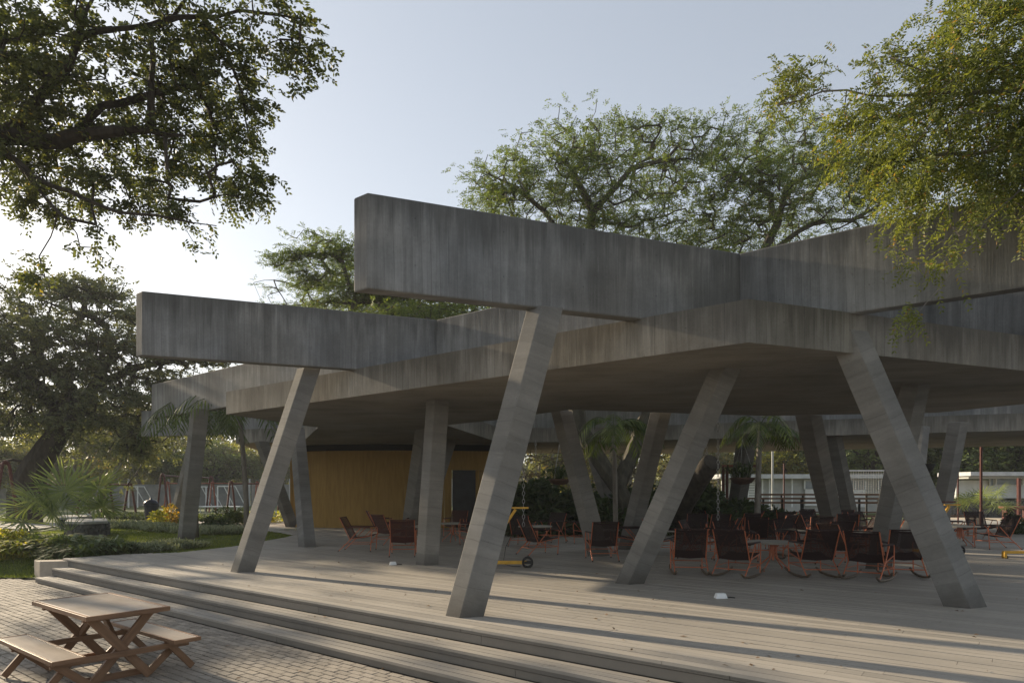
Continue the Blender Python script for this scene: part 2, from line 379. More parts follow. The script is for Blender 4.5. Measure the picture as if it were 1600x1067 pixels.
# ------------------------------------------------------------------ ground
R = random.Random(7)
RS = np.random.default_rng(11)
def sheet(name, pts, z, mat, kind='structure'):
    mb = MB(); mb.face([(p[0], p[1], z) for p in pts]); o = mb.build(name, mat); tag(o, kind=kind); return o
# the garden ground: a grid that climbs from the plaza to the deck level
xs = sorted(set([-900, -400, -200, -100, -70] + [-60 + i * .8 for i in range(0, 151)] + [70, 100, 200, 400, 900]))
ys = [14.88 + i * .3 for i in range(0, 24)] + [22.5 + i * 1.5 for i in range(0, 40)] + [90, 120, 200, 400, 900]
def gz(x, y):
    t = min(1, max(0, (y - 14.9) / 2.2)); t = t * t * (3 - 2 * t)
    if x > -10.2 and y < 22: return -.10
    b = -.42 + t * .36
    if y > 17: b += .03 * math.sin(x * .9) * math.cos(y * .6) if y < 60 else 0
    return b
mb = MB()
V = [(x, y, gz(x, y)) for y in ys for x in xs]; nx = len(xs)
mb.v = V; mb.f = [(j*nx + i, j*nx + i + 1, (j+1)*nx + i + 1, (j+1)*nx + i) for j in range(len(ys) - 1) for i in range(nx - 1)]
mb.uv = [(0, 0)] * (4 * len(mb.f))
lawn = mb.build('lawn', M['lawn'], origin=(0, 0, 0), smooth=True); tag(lawn, kind='structure')
ground = sheet('plaza_ground', [(-900, -900), (900, -900), (900, 16.5), (-900, 16.5)], -.452, M['dirt'])
# grassy blades close to the plaza and between the plants
def blades(name, n, region, hmin, hmax, wdt, mat, zf, lean=.35, kind='stuff', parent=None):
    x0, x1, y0, y1 = region
    px = RS.uniform(x0, x1, n); py = RS.uniform(y0, y1, n); pz = np.array([zf(a, b) for a, b in zip(px, py)])
    a = RS.uniform(0, 2*np.pi, n); h = RS.uniform(hmin, hmax, n); ln = RS.normal(0, lean, (n, 2)) * h[:, None]
    v = np.zeros((n, 3, 3)); v[:, 0] = np.stack([px - np.cos(a)*wdt, py - np.sin(a)*wdt, pz], 1); v[:, 1] = np.stack([px + np.cos(a)*wdt, py + np.sin(a)*wdt, pz], 1)
    v[:, 2] = np.stack([px + ln[:, 0], py + ln[:, 1], pz + h], 1)
    return npmesh(name, v.reshape(-1, 3), 3, mat, kind=kind, parent=parent)
def npmesh(name, verts, k, mat, kind=None, parent=None, loc=(0,0,0), uv=None):
    me = bpy.data.meshes.new(name); nv = len(verts); nf = nv // k
    me.vertices.add(nv); me.vertices.foreach_set('co', np.ascontiguousarray(verts, dtype=np.float32).ravel())
    me.loops.add(nv); me.loops.foreach_set('vertex_index', np.arange(nv, dtype=np.int32))
    me.polygons.add(nf); me.polygons.foreach_set('loop_start', np.arange(0, nv, k, dtype=np.int32))
    me.update(calc_edges=True); me.materials.append(mat)
    o = bpy.data.objects.new(name, me); COL.objects.link(o); o.location = loc
    if parent is not None: o.parent = parent
    if kind: o['kind'] = kind
    return o
blades('grass', 26000, (-16.5, -10.75, 14.88, 17.2), .03, .075, .006, leafmat('grass_blade', (.06, .10, .015), (.22, .26, .05), None, .4, 0, 2), gz)
blades('grass', 50000, (-18, -7.4, 17.2, 27), .025, .06, .009, bpy.data.materials['grass_blade'], gz)

# ------------------------------------------------------------------ deck
PD1, PD2, PD3 = 5.59, 5.26, 4.92           # distance of the three nosings along NN
_c = sd_pt(17.33, PD1 - .002)
deck_poly = [(_c.x, _c.y), (-9.3, 16.1), (-8.25, 16.5), (-7.65, 18.2), (-7.5, 19.9), (-7.4, 21.8), (-7.45, 23), (-8.45, 24.4), (-11.4, 27.5), (-16, 32.5), (-16, 36), (24, 36), (26, 28), (24, 22), (34, -15), tuple(sd_pt(-25.0, PD1 - .002).xy)]
dq = [(Vector((x, y, 0)).dot(D1), Vector((x, y, 0)).dot(NN)) for x, y in deck_poly]
def row_spans(D):
    xsn = []
    n = len(dq)
    for i in range(n):
        (s0, a), (s1, b) = dq[i], dq[(i + 1) % n]
        if (a - D) * (b - D) < 0: xsn.append(s0 + (s1 - s0) * (D - a) / (b - a))
    xsn.sort(reverse=True); return [(xsn[i], xsn[i+1]) for i in range(0, len(xsn) - 1, 2)]
deck = MB()
dk = [sd_pt(s, d) for s, d in dq]
deck.face([(p.x, p.y, -.045) for p in dk])
deck = deck.build('deck', M['deck_base'], origin=(0, 0, 0)); tag(deck, kind='structure')
PITCH = .15; GAP = .007
def board(mb, s0, s1, D0, wd, z0, z1, bev=.003):
    a = [sd_pt(s0, D0, z0), sd_pt(s1, D0, z0), sd_pt(s1, D0 + wd, z0), sd_pt(s0, D0 + wd, z0)]
    b = [sd_pt(s0 - 0, D0 + bev, z1), sd_pt(s1, D0 + bev, z1), sd_pt(s1, D0 + wd - bev, z1), sd_pt(s0, D0 + wd - bev, z1)]
    mb.hexa(a + b)
row = 0; D = PD1; far = MB(); nb = 0
while D < 33:
    spans = row_spans(D + PITCH / 2)
    if not spans and D < 7: spans = [(17.3, -26)]
    for sa, sb in spans:
        sb = max(sb, -24.0)
        s = sa; first = True
        while s > sb + .05:
            ln = R.uniform(2.2, 3.6) if not first else R.uniform(1.0, 3.4)
            e = max(sb, s - ln)
            dz = R.uniform(-.0015, .0015)
            if row < 21 and s > -4.5 and nb < 290:
                mb = MB(); board(mb, s, e + .004, D, PITCH - GAP, -.03, dz); mb.build('board', M['deck'], deck); nb += 1
            else:
                board(far, s, e + .004, D, PITCH - GAP, -.03, dz)
            s = e; first = False
    D += PITCH; row += 1
fb = far.build('decking', M['deck'], deck); fb['kind'] = 'stuff'

# steps: solid core, tread boards, riser panels
ST = [(PD1, -.17, 17.33), (PD2, -.33, 16.95), (PD3, -.43, 16.85)]
core = MB()
core.prism([sd_pt(17.2, PD1 + .035), sd_pt(-9, PD1 + .035), sd_pt(-9, PD1 + .6), sd_pt(17.2, PD1 + .6)], -.46, -.05)
core.prism([sd_pt(16.9, PD2 + .03), sd_pt(-9, PD2 + .03), sd_pt(-9, PD1 + .02), sd_pt(16.9, PD1 + .02)], -.46, -.20)
core.prism([sd_pt(16.8, PD3 + .03), sd_pt(-9, PD3 + .03), sd_pt(-9, PD2 + .02), sd_pt(16.8, PD2 + .02)], -.46, -.36)
steps = core.build('steps', M['deck_base']); tag(steps, kind='structure')
def runs(s0, s1, lo, hi):
    s = s0; o = []
    while s > s1:
        e = max(s1, s - R.uniform(lo, hi)); o.append((s, e)); s = e
    return o
for (Dn, Db, z, s0) in ((PD2, PD1, -.17, 16.95), (PD3, PD2, -.33, 16.85)):
    n = 3; wd = (Db - Dn - .004) / n
    for k in range(n):
        for (a, b) in runs(s0, -3.5, 2.4, 3.6):
            mb = MB(); board(mb, a, b + .004, Dn + k * wd, wd - .006, z - .03, z + R.uniform(-.001, .001)); mb.build('tread_board', M['deck'], steps)
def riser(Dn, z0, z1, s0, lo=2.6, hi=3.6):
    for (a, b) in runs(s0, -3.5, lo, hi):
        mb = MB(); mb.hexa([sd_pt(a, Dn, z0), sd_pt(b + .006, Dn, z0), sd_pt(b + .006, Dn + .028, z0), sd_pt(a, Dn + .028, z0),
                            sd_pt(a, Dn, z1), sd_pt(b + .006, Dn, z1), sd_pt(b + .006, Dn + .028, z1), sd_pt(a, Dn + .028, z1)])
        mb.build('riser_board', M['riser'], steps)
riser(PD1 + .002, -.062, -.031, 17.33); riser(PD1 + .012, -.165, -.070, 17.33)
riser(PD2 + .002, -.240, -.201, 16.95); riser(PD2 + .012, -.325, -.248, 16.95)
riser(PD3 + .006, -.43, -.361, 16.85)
# low wall at the end of the steps
mb = MB(); mb.prism([(-10.50, 14.80), (-9.66, 14.99), (-9.80, 15.42), (-10.84, 15.10)], -.46, -.045)
lw = mb.build('low_wall', M['wallblock'], bevel=.012); tag(lw, 'short beige rendered wall block closing the left end of the steps', 'wall')

# ------------------------------------------------------------------ plaza pavers
e1 = NN.copy(); e2 = D1.copy()
PL, PW = .20, .10
bm_p = MB(); hx, hy, hz = PW / 2 - .004, PL / 2 - .004, .03
bm_p.hexa([Vector(q) for q in ((-hx,-hy,-.03),(hx,-hy,-.03),(hx,hy,-.03),(-hx,hy,-.03),(-hx+.005,-hy+.005,0),(hx-.005,-hy+.005,0),(hx-.005,hy-.005,0),(-hx+.005,hy-.005,0))])
proto = bm_p.build('paver', M['paver'], local=True); pmesh = proto.data
bpy.data.objects.remove(proto)
cells = []
for i in range(-90, 49):
    Dc = i * PW + .05
    if Dc > PD3 - PW / 2: continue
    for j in range(-10, 120):
        s = j * PL + (PL / 2 if i % 2 else 0) + R.uniform(-.004, .004); p = sd_pt(s, Dc)
        if p.y < 4.3 or p.y > 14.84: continue
        u = 800 + F * p.x / p.y
        if u < -380 or u > 1000: continue
        v = HOR + F * 1.98 / p.y; vis = -15 < u < 700 and v < 1085 and not (-9 > 0)
        cells.append((p.y if vis else p.y + 100, p))
cells.sort(key=lambda c: c[0])
rz = math.atan2(NN.y, NN.x); rest = MB()
for k, (dd, p) in enumerate(cells):
    z = -.432 + R.uniform(-.003, .003); a = rz + R.uniform(-.02, .02); tx, ty = R.uniform(-.02, .02), R.uniform(-.012, .012)
    if k < 299:
        o = bpy.data.objects.new('paver', pmesh); COL.objects.link(o); o.parent = ground
        o.location = (p.x - ground.location.x, p.y - ground.location.y, z - ground.location.z); o.rotation_euler = (ty, tx, a)
    else:
        Mx = Matrix.Translation((p.x, p.y, z)) @ Matrix.Rotation(a, 4, 'Z') @ Matrix.Rotation(tx, 4, 'Y') @ Matrix.Rotation(ty, 4, 'X')
        n = len(rest.v)
        for q in bm_p.v: rest.v.append(tuple(Mx @ Vector(q)))
        for f in bm_p.f[1:]: rest.f.append(tuple(n + i for i in f))
        rest.uv += [(0, 0)] * (4 * (len(bm_p.f) - 1))
pv = rest.build('paving', M['paver'], ground); pv['kind'] = 'stuff'

# ------------------------------------------------------------------ the concrete pavilion
ZB, ZT = 3.93, 5.07            # underside and top of the beams
ZS0, ZS1 = 3.40, 3.945         # underside and top of the roof slab
pav = thing('concrete_pavilion', 'board marked concrete pavilion with leaning columns, flat roof slab and long cantilevered roof beams', 'pavilion', (0, 10, 0))
slab_poly = [(2.97, 8.36), (12.49, 12.15), (14, 13.9), (11.05, 14.4), (10.2, 16), (6.4, 16.7), (1.32, 15.4), (-.46, 17.7), (-1.89, 19.05),
             (-.5, 26), (3.9, 25.5), (8.6, 23.5), (16, 20.8), (21, 18.5), (24, 27), (8, 34), (-12.5, 34), (-11, 26.5), (-8.0, 25.5), (-5.77, 19.8), (-7, 16.3)]
from mathutils.geometry import tessellate_polygon
def slabbuild(poly, z0, z1, name):
    # side walls, soffit and top as separate parts (each has its own board marks)
    P3 = [Vector((p[0], p[1], 0)) for p in poly]
    ar = sum(P3[i].x * P3[(i+1) % len(P3)].y - P3[(i+1) % len(P3)].x * P3[i].y for i in range(len(P3)))
    if ar < 0: P3 = P3[::-1]
    tris = tessellate_polygon([P3]); side = MB(); so = MB(); Lh = 0
    for i in range(len(P3)):
        a, b = P3[i], P3[(i+1) % len(P3)]; l = (b - a).length
        side.face([(a.x, a.y, z0), (b.x, b.y, z0), (b.x, b.y, z1), (a.x, a.y, z1)], [(Lh, z0), (Lh + l, z0), (Lh + l, z1), (Lh, z1)]); Lh += l
    for t in tris:
        q = [P3[i] for i in t]
        if (q[1] - q[0]).cross(q[2] - q[0]).z < 0: q = q[::-1]
        side.face([(p.x, p.y, z1) for p in q], [(p.dot(NN), p.dot(D1)) for p in q])
        so.face([(p.x, p.y, z0) for p in q[::-1]], [(p.y * .97 + p.x * .1, p.x) for p in q[::-1]])
    side.build(name, M['conc_slab'], pav); so.build('roof_soffit', M['soffit'], pav)
slabbuild(slab_poly, ZS0, ZS1, 'roof_slab')
# raised drip edge under the slab rim
def beamwall(a, b, th, back, name='roof_beam', z0=ZB, z1=ZT, mat=None, cut=None, bevel=.02):
    """front face from a to b; thickness vector `back`"""
    a = Vector((a[0], a[1], 0)); b = Vector((b[0], b[1], 0)); bk = Vector((back[0], back[1], 0)) * th
    mb = MB(); mb.prism([a, b, b + bk, a + bk], z0, z1)
    l = (b - a).length
    return mb.build(name, mat or M['conc_wall'], pav, bevel=bevel)
VA = Vector((3.39, 9.91, 0)); VB = Vector((-1.56, 13.78, 0))
A0 = (-1.71, 7.88); B0 = (-6.55, 11.79)
beamwall(A0, VA - D2 * .002, .26, D1)
beamwall(B0, VB - D2 * .002, .26, D1)
spine0 = Vector((-12.08, 22.3, 0))
beamwall(spine0, VB + D1 * 0, .24, D2); beamwall(VB, VA, .24, D2); beamwall(VA, VA - D1 * 6.4, .24, D2)
V2 = Vector((7.08, 11.38, 0))
beamwall(VA + D2 * .26, V2 + D2 * .1, .26, D1); beamwall(V2 + D1 * .05, V2 - D1 * 4.0, .24, D2, z0=ZB + .004, z1=ZT + .004)
beamwall((-16.6, 29.8), (-6.5, 26.9), .26, (.2, .98)); beamwall((-6.6, 26.87), (4.1, 26.3), .26, (0, 1), z0=ZB + .004, z1=ZT + .004)
beamwall((3.98, 26.28), (9.1, 24.1), .26, (.3, .95)); beamwall((8.98, 24.08), (17.2, 21.0), .26, (.3, .95), z0=ZB + .004, z1=ZT + .004)
def column(base, top, z1=ZB + .06, w1=.25, w2=.31, da=None, db=None):
    """base/top: plan positions of the section's centre; z1 height of the top"""
    da = (da or D1) * w1 / 2; db = (db or D2) * w2 / 2
    b = Vector((base[0], base[1], -.02)); t = Vector((top[0], top[1], z1))
    mb = MB(); mb.hexa([b - da - db, b - da + db, b + da + db, b + da - db, t - da - db, t - da + db, t + da + db, t + da - db])
    mb.build('column', M['conc_col'], pav, bevel=.012)
def colfront(bf, tf, w1, w2, **k):       # positions of the corner nearest to the camera
    off = D1 * w1 / 2 + D2 * w2 / 2
    column((bf[0] + off.x, bf[1] + off.y), (tf[0] + off.x, tf[1] + off.y), w1=w1, w2=w2, **k)
colfront((-.634, 8.04), (.393, 8.655), .25, .31, z1=ZB + .02)
colfront((-5.15, 12.45), (-4.07, 13.06), .25, .31, z1=ZB + .02)
colfront((6.0, 8.69), (4.49, 9.02), .31, .33, z1=ZB + .02)
def cpx(bu, bv, tu, tv, hz=1.85, w1=.25, w2=.31, ext=.04, hb=0.0, wu=None):
    b = G(bu, bv, hb); d = hz * F / (HOR - tv); t = Vector(((tu - 800) / F * d, d, 0)); k = (EYE + hz + ext) / (EYE + hz)
    column((b.x, b.y), (b.x + (t.x - b.x) * k, b.y + (t.y - b.y) * k), z1=EYE + hz + ext, w1=w1, w2=w2)
cpx(983, 911, 1133, 577)
cpx(667, 882, 684, 625)
cpx(480, 854, 464, 672, w1=.3, w2=.3)
cpx(457, 823, 409, 691, w1=.34, w2=.36)
cpx(643, 836, 668, 671, w1=.42, w2=.5)
cpx(655, 831, 708, 668, hz=2.38, w1=.36, w2=.36)
cpx(936, 868, 878, 645, w1=.26, w2=.34)
cpx(980, 858, 1032, 647, w1=.27, w2=.32)
cpx(1306, 840, 1264, 652, w1=.36, w2=.42)
cpx(1334, 829, 1303, 682, w1=.34, w2=.30)
cpx(1372, 888, 1431, 600, w1=.27, w2=.31)
cpx(1420, 856, 1440, 668, w1=.27, w2=.27)
cpx(1462, 846, 1497, 662, w1=.30, w2=.34)
cpx(291, 844, 312, 641, hz=2.38, w1=.27, w2=.40, hb=-.05)
cpx(272, 818, 305, 684, hz=2.38, w1=.34, w2=.40, hb=-.05)
cpx(1146, 825, 1168, 680, w1=.38, w2=.42)
cpx(966, 836, 918, 680, w1=.26, w2=.3)

# yellow room under the far side of the roof
room = thing('yellow_room', 'windowless ochre yellow room under the left half of the concrete roof, with a dark doorway', 'room', (-4.6, 27.2, 0))
def vwall(x0, y0, x1, y1, z0, z1, mat, name, parent, th=.15):
    a = Vector((x0, y0, 0)); b = Vector((x1, y1, 0)); t = (b - a).normalized(); n = Vector((-t.y, t.x, 0)) * th
    mb = MB(); mb.prism([a, b, b + n, a + n], z0, z1); return mb.build(name, mat, parent)
arc = [(-9.1, 27.7), (-7.6, 27.15), (-6, 26.85), (-4.4, 26.8), (-2.75, 27.0)]
for i in range(len(arc) - 1):
    vwall(*arc[i], *arc[i+1], -.04, 3.13, M['ochre'], 'wall', room)
    vwall(arc[i][0], arc[i][1] + .12, arc[i+1][0], arc[i+1][1] + .12, 3.131, 3.39, M['black_gap'], 'shadow_gap', room)  # strip above the wall painted black as the gap's shade
vwall(-2.74, 27.0, -2.45, 27.04, -.04, 3.13, M['ochre'], 'wall', room)
vwall(-2.44, 27.04, -.2, 27.5, 2.36, 3.13, M['ochre'], 'wall', room)
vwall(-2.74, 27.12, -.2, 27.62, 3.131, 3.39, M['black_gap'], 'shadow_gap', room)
vwall(-9.1, 27.75, -9.3, 32.5, -.04, 3.39, M['ochre'], 'wall', room)
vwall(-1.35, 27.42, -1.2, 32.5, -.04, 3.39, M['ochre'], 'wall', room)
vwall(-2.44, 27.3, -1.37, 27.45, -.04, 2.36, M['door'], 'door', room, .05)
# ------------------------------------------------------------------ trees
def grow(limbs, attr, seed, step=.5, sag=.0, jit=.12, r_tip=.006, p=.46, limr=None, bare=()):
    """limbs: list of polylines [(x,y,z)...] (first point of each limb joins the nearest node already there).
    attr: (n,3) crown points to reach. Returns node positions, parents, radii, tips"""
    rg = np.random.default_rng(seed); pos = []; par = []; base = []; bz = []; rr_b = False
    def addline(pts, parent, rr=(0, 0), rr_b=False):
        pr = parent
        for i in range(len(pts) - 1):
            a = np.array(pts[i], float); b = np.array(pts[i+1], float); n = max(1, int(np.linalg.norm(b - a) / step))
            if i == 0 and pr is None: pos.append(a); par.append(-1); pr = 0; base.append(rr[0]); bz.append(rr_b)
            for k in range(1, n + 1):
                q = a + (b - a) * k / n
                if k < n: q = q + rg.normal(0, jit * .5, 3) * min(1, step)
                pos.append(q); par.append(pr); pr = len(pos) - 1; bz.append(rr_b); fr = (i + k / n) / (len(pts) - 1); base.append(rr[0] + (rr[1] - rr[0]) * fr)
    for i, l in enumerate(limbs):
        rr = limr[i] if limr else (0, 0)
        if i == 0: addline(l, None, rr)
        else:
            A = np.array(pos); k = int(np.argmin(((A - np.array(l[0])) ** 2).sum(1))); addline([pos[k]] + list(l[1:]), k, rr, i in bare)
    nl = len(pos); order = np.argsort(((attr[:, None, :] - np.array(pos)[None, ::3, :]) ** 2).sum(2).min(1)); tips = []
    buf = np.zeros((nl + len(attr) * 6, 3)); buf[:nl] = pos; cnt = nl; real = np.array(pos); sb = buf.copy(); sb[:nl][np.array(bz)] = 1e4
    root = np.array(pos[0]); alen = list(np.zeros(nl))
    for i in order:
        t = attr[i]; d = ((sb[:cnt] - t) ** 2).sum(1); k = int(np.argmin(d)); a = buf[k].copy(); dist = math.sqrt(d[k])
        n = int(min(6, max(1, round(dist / (step * 1.0))))); pr = k
        for j in range(1, n + 1):
            f = j / n; q = a + (t - a) * f
            if j < n: q = q + rg.normal(0, jit, 3) * dist * .35 * math.sin(math.pi * f)
            q[2] += sag * math.sin(math.pi * f) * dist
            buf[cnt] = q; sb[cnt] = q; par.append(pr); pr = cnt; cnt += 1
        tips.append(pr)
    pos = buf[:cnt]; par = np.array(par); w = np.zeros(cnt)
    ch = np.zeros(cnt)
    for t in tips: w[t] += 1
    for i in range(cnt - 1, 0, -1):
        if w[i] == 0: w[i] = .3
        w[par[i]] += w[i]
    rad = r_tip * np.power(np.maximum(w, 1), p)
    rad[:nl] = np.maximum(rad[:nl], np.array(base))
    return pos, par, rad, np.array(tips)
def branch_mesh(name, pos, par, rad, mat, parent, loc, rmin=0.0, cap=None, k=5):
    idx = np.array([i for i in range(len(pos)) if par[i] >= 0 and rad[i] >= rmin]); a = pos[par[idx]]; b = pos[idx]
    ra = np.minimum(rad[par[idx]], rad[idx] * 1.35); rb = rad[idx]
    if cap is not None: ra = np.minimum(ra, cap); rb = np.minimum(rb, cap)
    t = b - a; ln = np.linalg.norm(t, axis=1, keepdims=True); t = t / np.maximum(ln, 1e-6); b = b + t * rb[:, None] * .3
    ref = np.where(np.abs(t[:, 2:3]) > .9, np.array([[1., 0, 0]]), np.array([[0, 0, 1.]])); s = np.cross(t, ref); s /= np.linalg.norm(s, axis=1, keepdims=True); u = np.cross(s, t)
    big = rad[idx] > .05; allv = []
    for kk, m in ((8, big), (4 if k > 3 else 3, ~big)):
        if m.sum() == 0: continue
        for q in range(kk):
            a0 = 2 * np.pi * q / kk; a1 = 2 * np.pi * (q + 1) / kk
            d0 = s[m] * np.cos(a0) + u[m] * np.sin(a0); d1 = s[m] * np.cos(a1) + u[m] * np.sin(a1)
            quad = np.stack([a[m] + d0 * ra[m][:, None], b[m] + d0 * rb[m][:, None], b[m] + d1 * rb[m][:, None], a[m] + d1 * ra[m][:, None]], 1)
            allv.append(quad.reshape(-1, 3))
    v = np.concatenate(allv) - np.array(loc)
    return npmesh(name, v, 4, mat, parent=parent)
def leaves(name, cen, outd, mat, parent, loc, seed, fronds=5, pairs=5, flen=.25, llen=.06, lw=.022, spread=.15, droop=.3, up=.15, flat=0.0, kind=None):
    """pinnate sprays: `fronds` twigs per centre, each with `pairs` pairs of leaflets (rhombs)"""
    rg = np.random.default_rng(seed); n = len(cen) * fronds
    c = np.repeat(cen, fronds, 0) + rg.normal(0, spread, (n, 3)) * np.array([1, 1, 1 - flat]); o = np.repeat(outd, fronds, 0)
    d = o * .7 + rg.normal(0, .75, (n, 3)) * np.array([1, 1, 1 - flat * .7]); d[:, 2] += up; d /= np.linalg.norm(d, axis=1, keepdims=True)
    L = flen * rg.uniform(.6, 1.25, n); nrm = rg.normal(0, .5, (n, 3)) + np.array([0, 0, 1.2]); side = np.cross(d, nrm); side /= np.linalg.norm(side, axis=1, keepdims=True)
    out_ = []
    for k in range(pairs):
        f = (k + .7) / pairs; p0 = c + d * (L * f)[:, None]; p0[:, 2] -= droop * L * f * f
        for sg in (-1, 1):
            e = side * sg * .85 + d * .55 + rg.normal(0, .22, (n, 3)); e[:, 2] -= droop * .5; e /= np.linalg.norm(e, axis=1, keepdims=True)
            l = (llen * rg.uniform(.7, 1.2, n) * (1 - .35 * abs(f - .55)))[:, None]; wv = np.cross(e, rg.normal(0, 1, (n, 3)) * .5 + np.cross(side, d)); wv /= np.linalg.norm(wv, axis=1, keepdims=True); wv = wv * lw * .5
            m = p0 + e * l * .55
            out_.append(np.stack([p0, m + wv, p0 + e * l, m - wv], 1).reshape(-1, 3))
    v = np.concatenate(out_) - np.array(loc)
    return npmesh(name, v, 4, mat, parent=parent, kind=kind)
def blob_pts(blobs, n, seed, shell=.35):
    """blobs: (centre, radii, weight)"""
    rg = np.random.default_rng(seed); w = np.array([b[2] if len(b) > 2 else b[1][0] * b[1][1] for b in blobs], float); w /= w.sum(); k = rg.choice(len(blobs), n, p=w)
    d = rg.normal(0, 1, (n, 3)); d /= np.linalg.norm(d, axis=1, keepdims=True); r = rg.uniform(0, 1, n) ** shell
    c = np.array([tuple(b[0]) for b in blobs])[k]; q = np.array([tuple(b[1]) for b in blobs])[k]
    return c + d * r[:, None] * q
def layer(a, pitch, seed, nz=.12):
    rg = np.random.default_rng(seed); a = a.copy(); ph = .35 * np.sin(a[:, 0] * .35) + .3 * np.cos(a[:, 1] * .4); a[:, 2] = np.round((a[:, 2] + ph) / pitch) * pitch - ph + rg.normal(0, nz, len(a)); return a
def tree(name, label, limbs, attr, leafmat_, bark, seed, step=.5, jit=.12, sag=0, r_tip=.006, p=.46, lf={}, group=None, rcap=None, rmin=0, loc=None, center=None, limr=None, bare=()):
    pos, par, rad, tips = grow(limbs, attr, seed, step, sag, jit, r_tip, p, limr, bare)
    if loc is None: loc = tuple(limbs[0][0])
    t = thing(name, label, 'tree', loc, 0, group)
    branch_mesh('trunk', pos, par, rad, bark, t, loc, rmin, rcap)
    T = pos[tips]; cc = np.array(center if center is not None else T.mean(0)); o = T - cc; o /= np.maximum(np.linalg.norm(o, axis=1, keepdims=True), .1)
    leaves('crown', T, o, leafmat_, t, loc, seed + 1, **lf)
    return t
def E(u, v, d, ru, rv, rd, w=None):        # a crown clump: centre by direction and depth, radii in metres from angular size
    k = d / F; c = P(u, v, d); return (c, (ru * k, rd, rv * k), (w if w else ru * rv))
# great dark tree overhanging from the left
bl = [E(60, 60, 11.5, 150, 90, 2.0), E(200, 30, 11, 110, 70, 1.8), E(330, 25, 11, 110, 45, 1.6), E(440, 35, 10.8, 55, 45, 1.2, 1800), E(455, 80, 10.7, 25, 22, .7, 400),
      E(300, 130, 11.8, 85, 75, 1.8), E(350, 175, 12, 45, 60, 1.2), E(150, 160, 12, 150, 70, 2.2), E(60, 230, 12, 120, 60, 1.8), E(250, 215, 12, 90, 50, 1.5),
      E(340, 255, 11.5, 55, 48, 1.2), E(370, 270, 11.2, 35, 25, .8, 900), E(230, 290, 11.5, 60, 26, 1.0, 1100), E(150, 275, 11.5, 80, 34, 1.2), E(30, 290, 11.5, 60, 28, 1.0), E(120, 345, 11.2, 28, 20, .5, 330),
      E(120, 375, 11.1, 18, 14, .4, 200), E(255, 350, 11, 26, 18, .5, 160), E(15, 400, 10.8, 24, 26, .5, 450), E(10, 445, 10.8, 14, 22, .4, 200), E(-60, 150, 11, 90, 130, 2), E(-40, 20, 10, 90, 90, 2.5)]
bl = [(b[0] + Vector((0, .5, 0)), b[1], b[2]) for b in bl]
att = layer(blob_pts(bl, 800, 21, .42), .42, 1, .05)
lim = [[(-15.5, 13.6, -.3), (-15.2, 13.5, 3.0), tuple(P(-260, 300, 12.6)), tuple(P(-120, 225, 12.3)), tuple(P(0, 212, 12)), tuple(P(90, 222, 11.8)), tuple(P(180, 205, 11.6)), tuple(P(235, 203, 11.6)), tuple(P(285, 212, 11.5))],
       [tuple(P(10, 213, 12)), tuple(P(60, 155, 11.7)), tuple(P(108, 105, 11.4)), tuple(P(122, 60, 11.2)), tuple(P(155, -20, 11))],
       [tuple(P(228, 203, 11.6)), tuple(P(236, 130, 11.5)), tuple(P(234, 50, 11.3)), tuple(P(290, 0, 11))],
       [tuple(P(90, 222, 11.8)), tuple(P(160, 165, 11.9)), tuple(P(250, 145, 12)), tuple(P(330, 130, 11.9))],
       [tuple(P(-30, 215, 12)), tuple(P(60, 280, 11.6)), tuple(P(130, 310, 11.4)), tuple(P(220, 335, 11.2)), tuple(P(300, 348, 11)), tuple(P(338, 353, 10.9))],
       [tuple(P(30, 265, 11.8)), tuple(P(90, 330, 11.4)), tuple(P(120, 365, 11.2))],
       [tuple(P(150, 60, 11.2)), tuple(P(260, 30, 11)), tuple(P(400, 20, 10.9)), tuple(P(470, 30, 10.8))]]
tree('overhanging_tree', 'large dark foreground tree reaching in from the left edge with heavy limbs against the sky', lim, att, M['lf_left'], M['bark_dark'], 31, step=.30, jit=.24, r_tip=.0060, p=.47, rcap=.30, limr=[(.3, .03), (.10, .03), (.07, .03), (.08, .03), (.05, .008), (.02, .006), (.05, .012)], bare=(4,),
     lf=dict(fronds=8, pairs=4, flen=.19, llen=.10, lw=.048, spread=.11, flat=.5, droop=.35, up=-.05))
# bright feathery tree hanging in from the right
bl = [E(1560, 60, 7.6, 90, 80, 1.3), E(1480, 130, 7.6, 95, 70, 1.2), E(1580, 180, 7.4, 80, 80, 1.2, 4600), E(1500, 225, 7.4, 95, 60, 1.1, 4000), E(1400, 215, 7.6, 75, 45, .9, 2600), E(1575, 275, 7.2, 50, 40, .8, 1100),
      E(1440, 290, 7.3, 70, 35, .7, 1900), E(1370, 165, 7.8, 70, 25, .6, 1100), E(1300, 200, 8.0, 60, 28, .6, 900), E(1250, 130, 8.3, 38, 32, .5, 1000), E(1215, 165, 8.4, 25, 18, .4, 420), E(1355, 265, 7.8, 45, 28, .5, 700),
      E(1395, 95, 7.9, 32, 22, .4, 500), E(1510, 330, 7.1, 50, 18, .5, 450), E(1490, 20, 7.8, 35, 30, .5, 800), E(1460, 365, 6.9, 38, 16, .3, 360), E(1405, 405, 6.8, 24, 22, .25, 330), E(1470, 420, 6.7, 20, 18, .25, 150), E(1420, 500, 6.6, 28, 20, .25, 330),
      E(1400, 525, 6.55, 30, 8, .2, 120), E(1680, 150, 7, 110, 190, 1.5), E(1690, 320, 7, 60, 50, .9, 900)]
att = layer(blob_pts(bl, 640, 23, .5), .26, 2, .03)
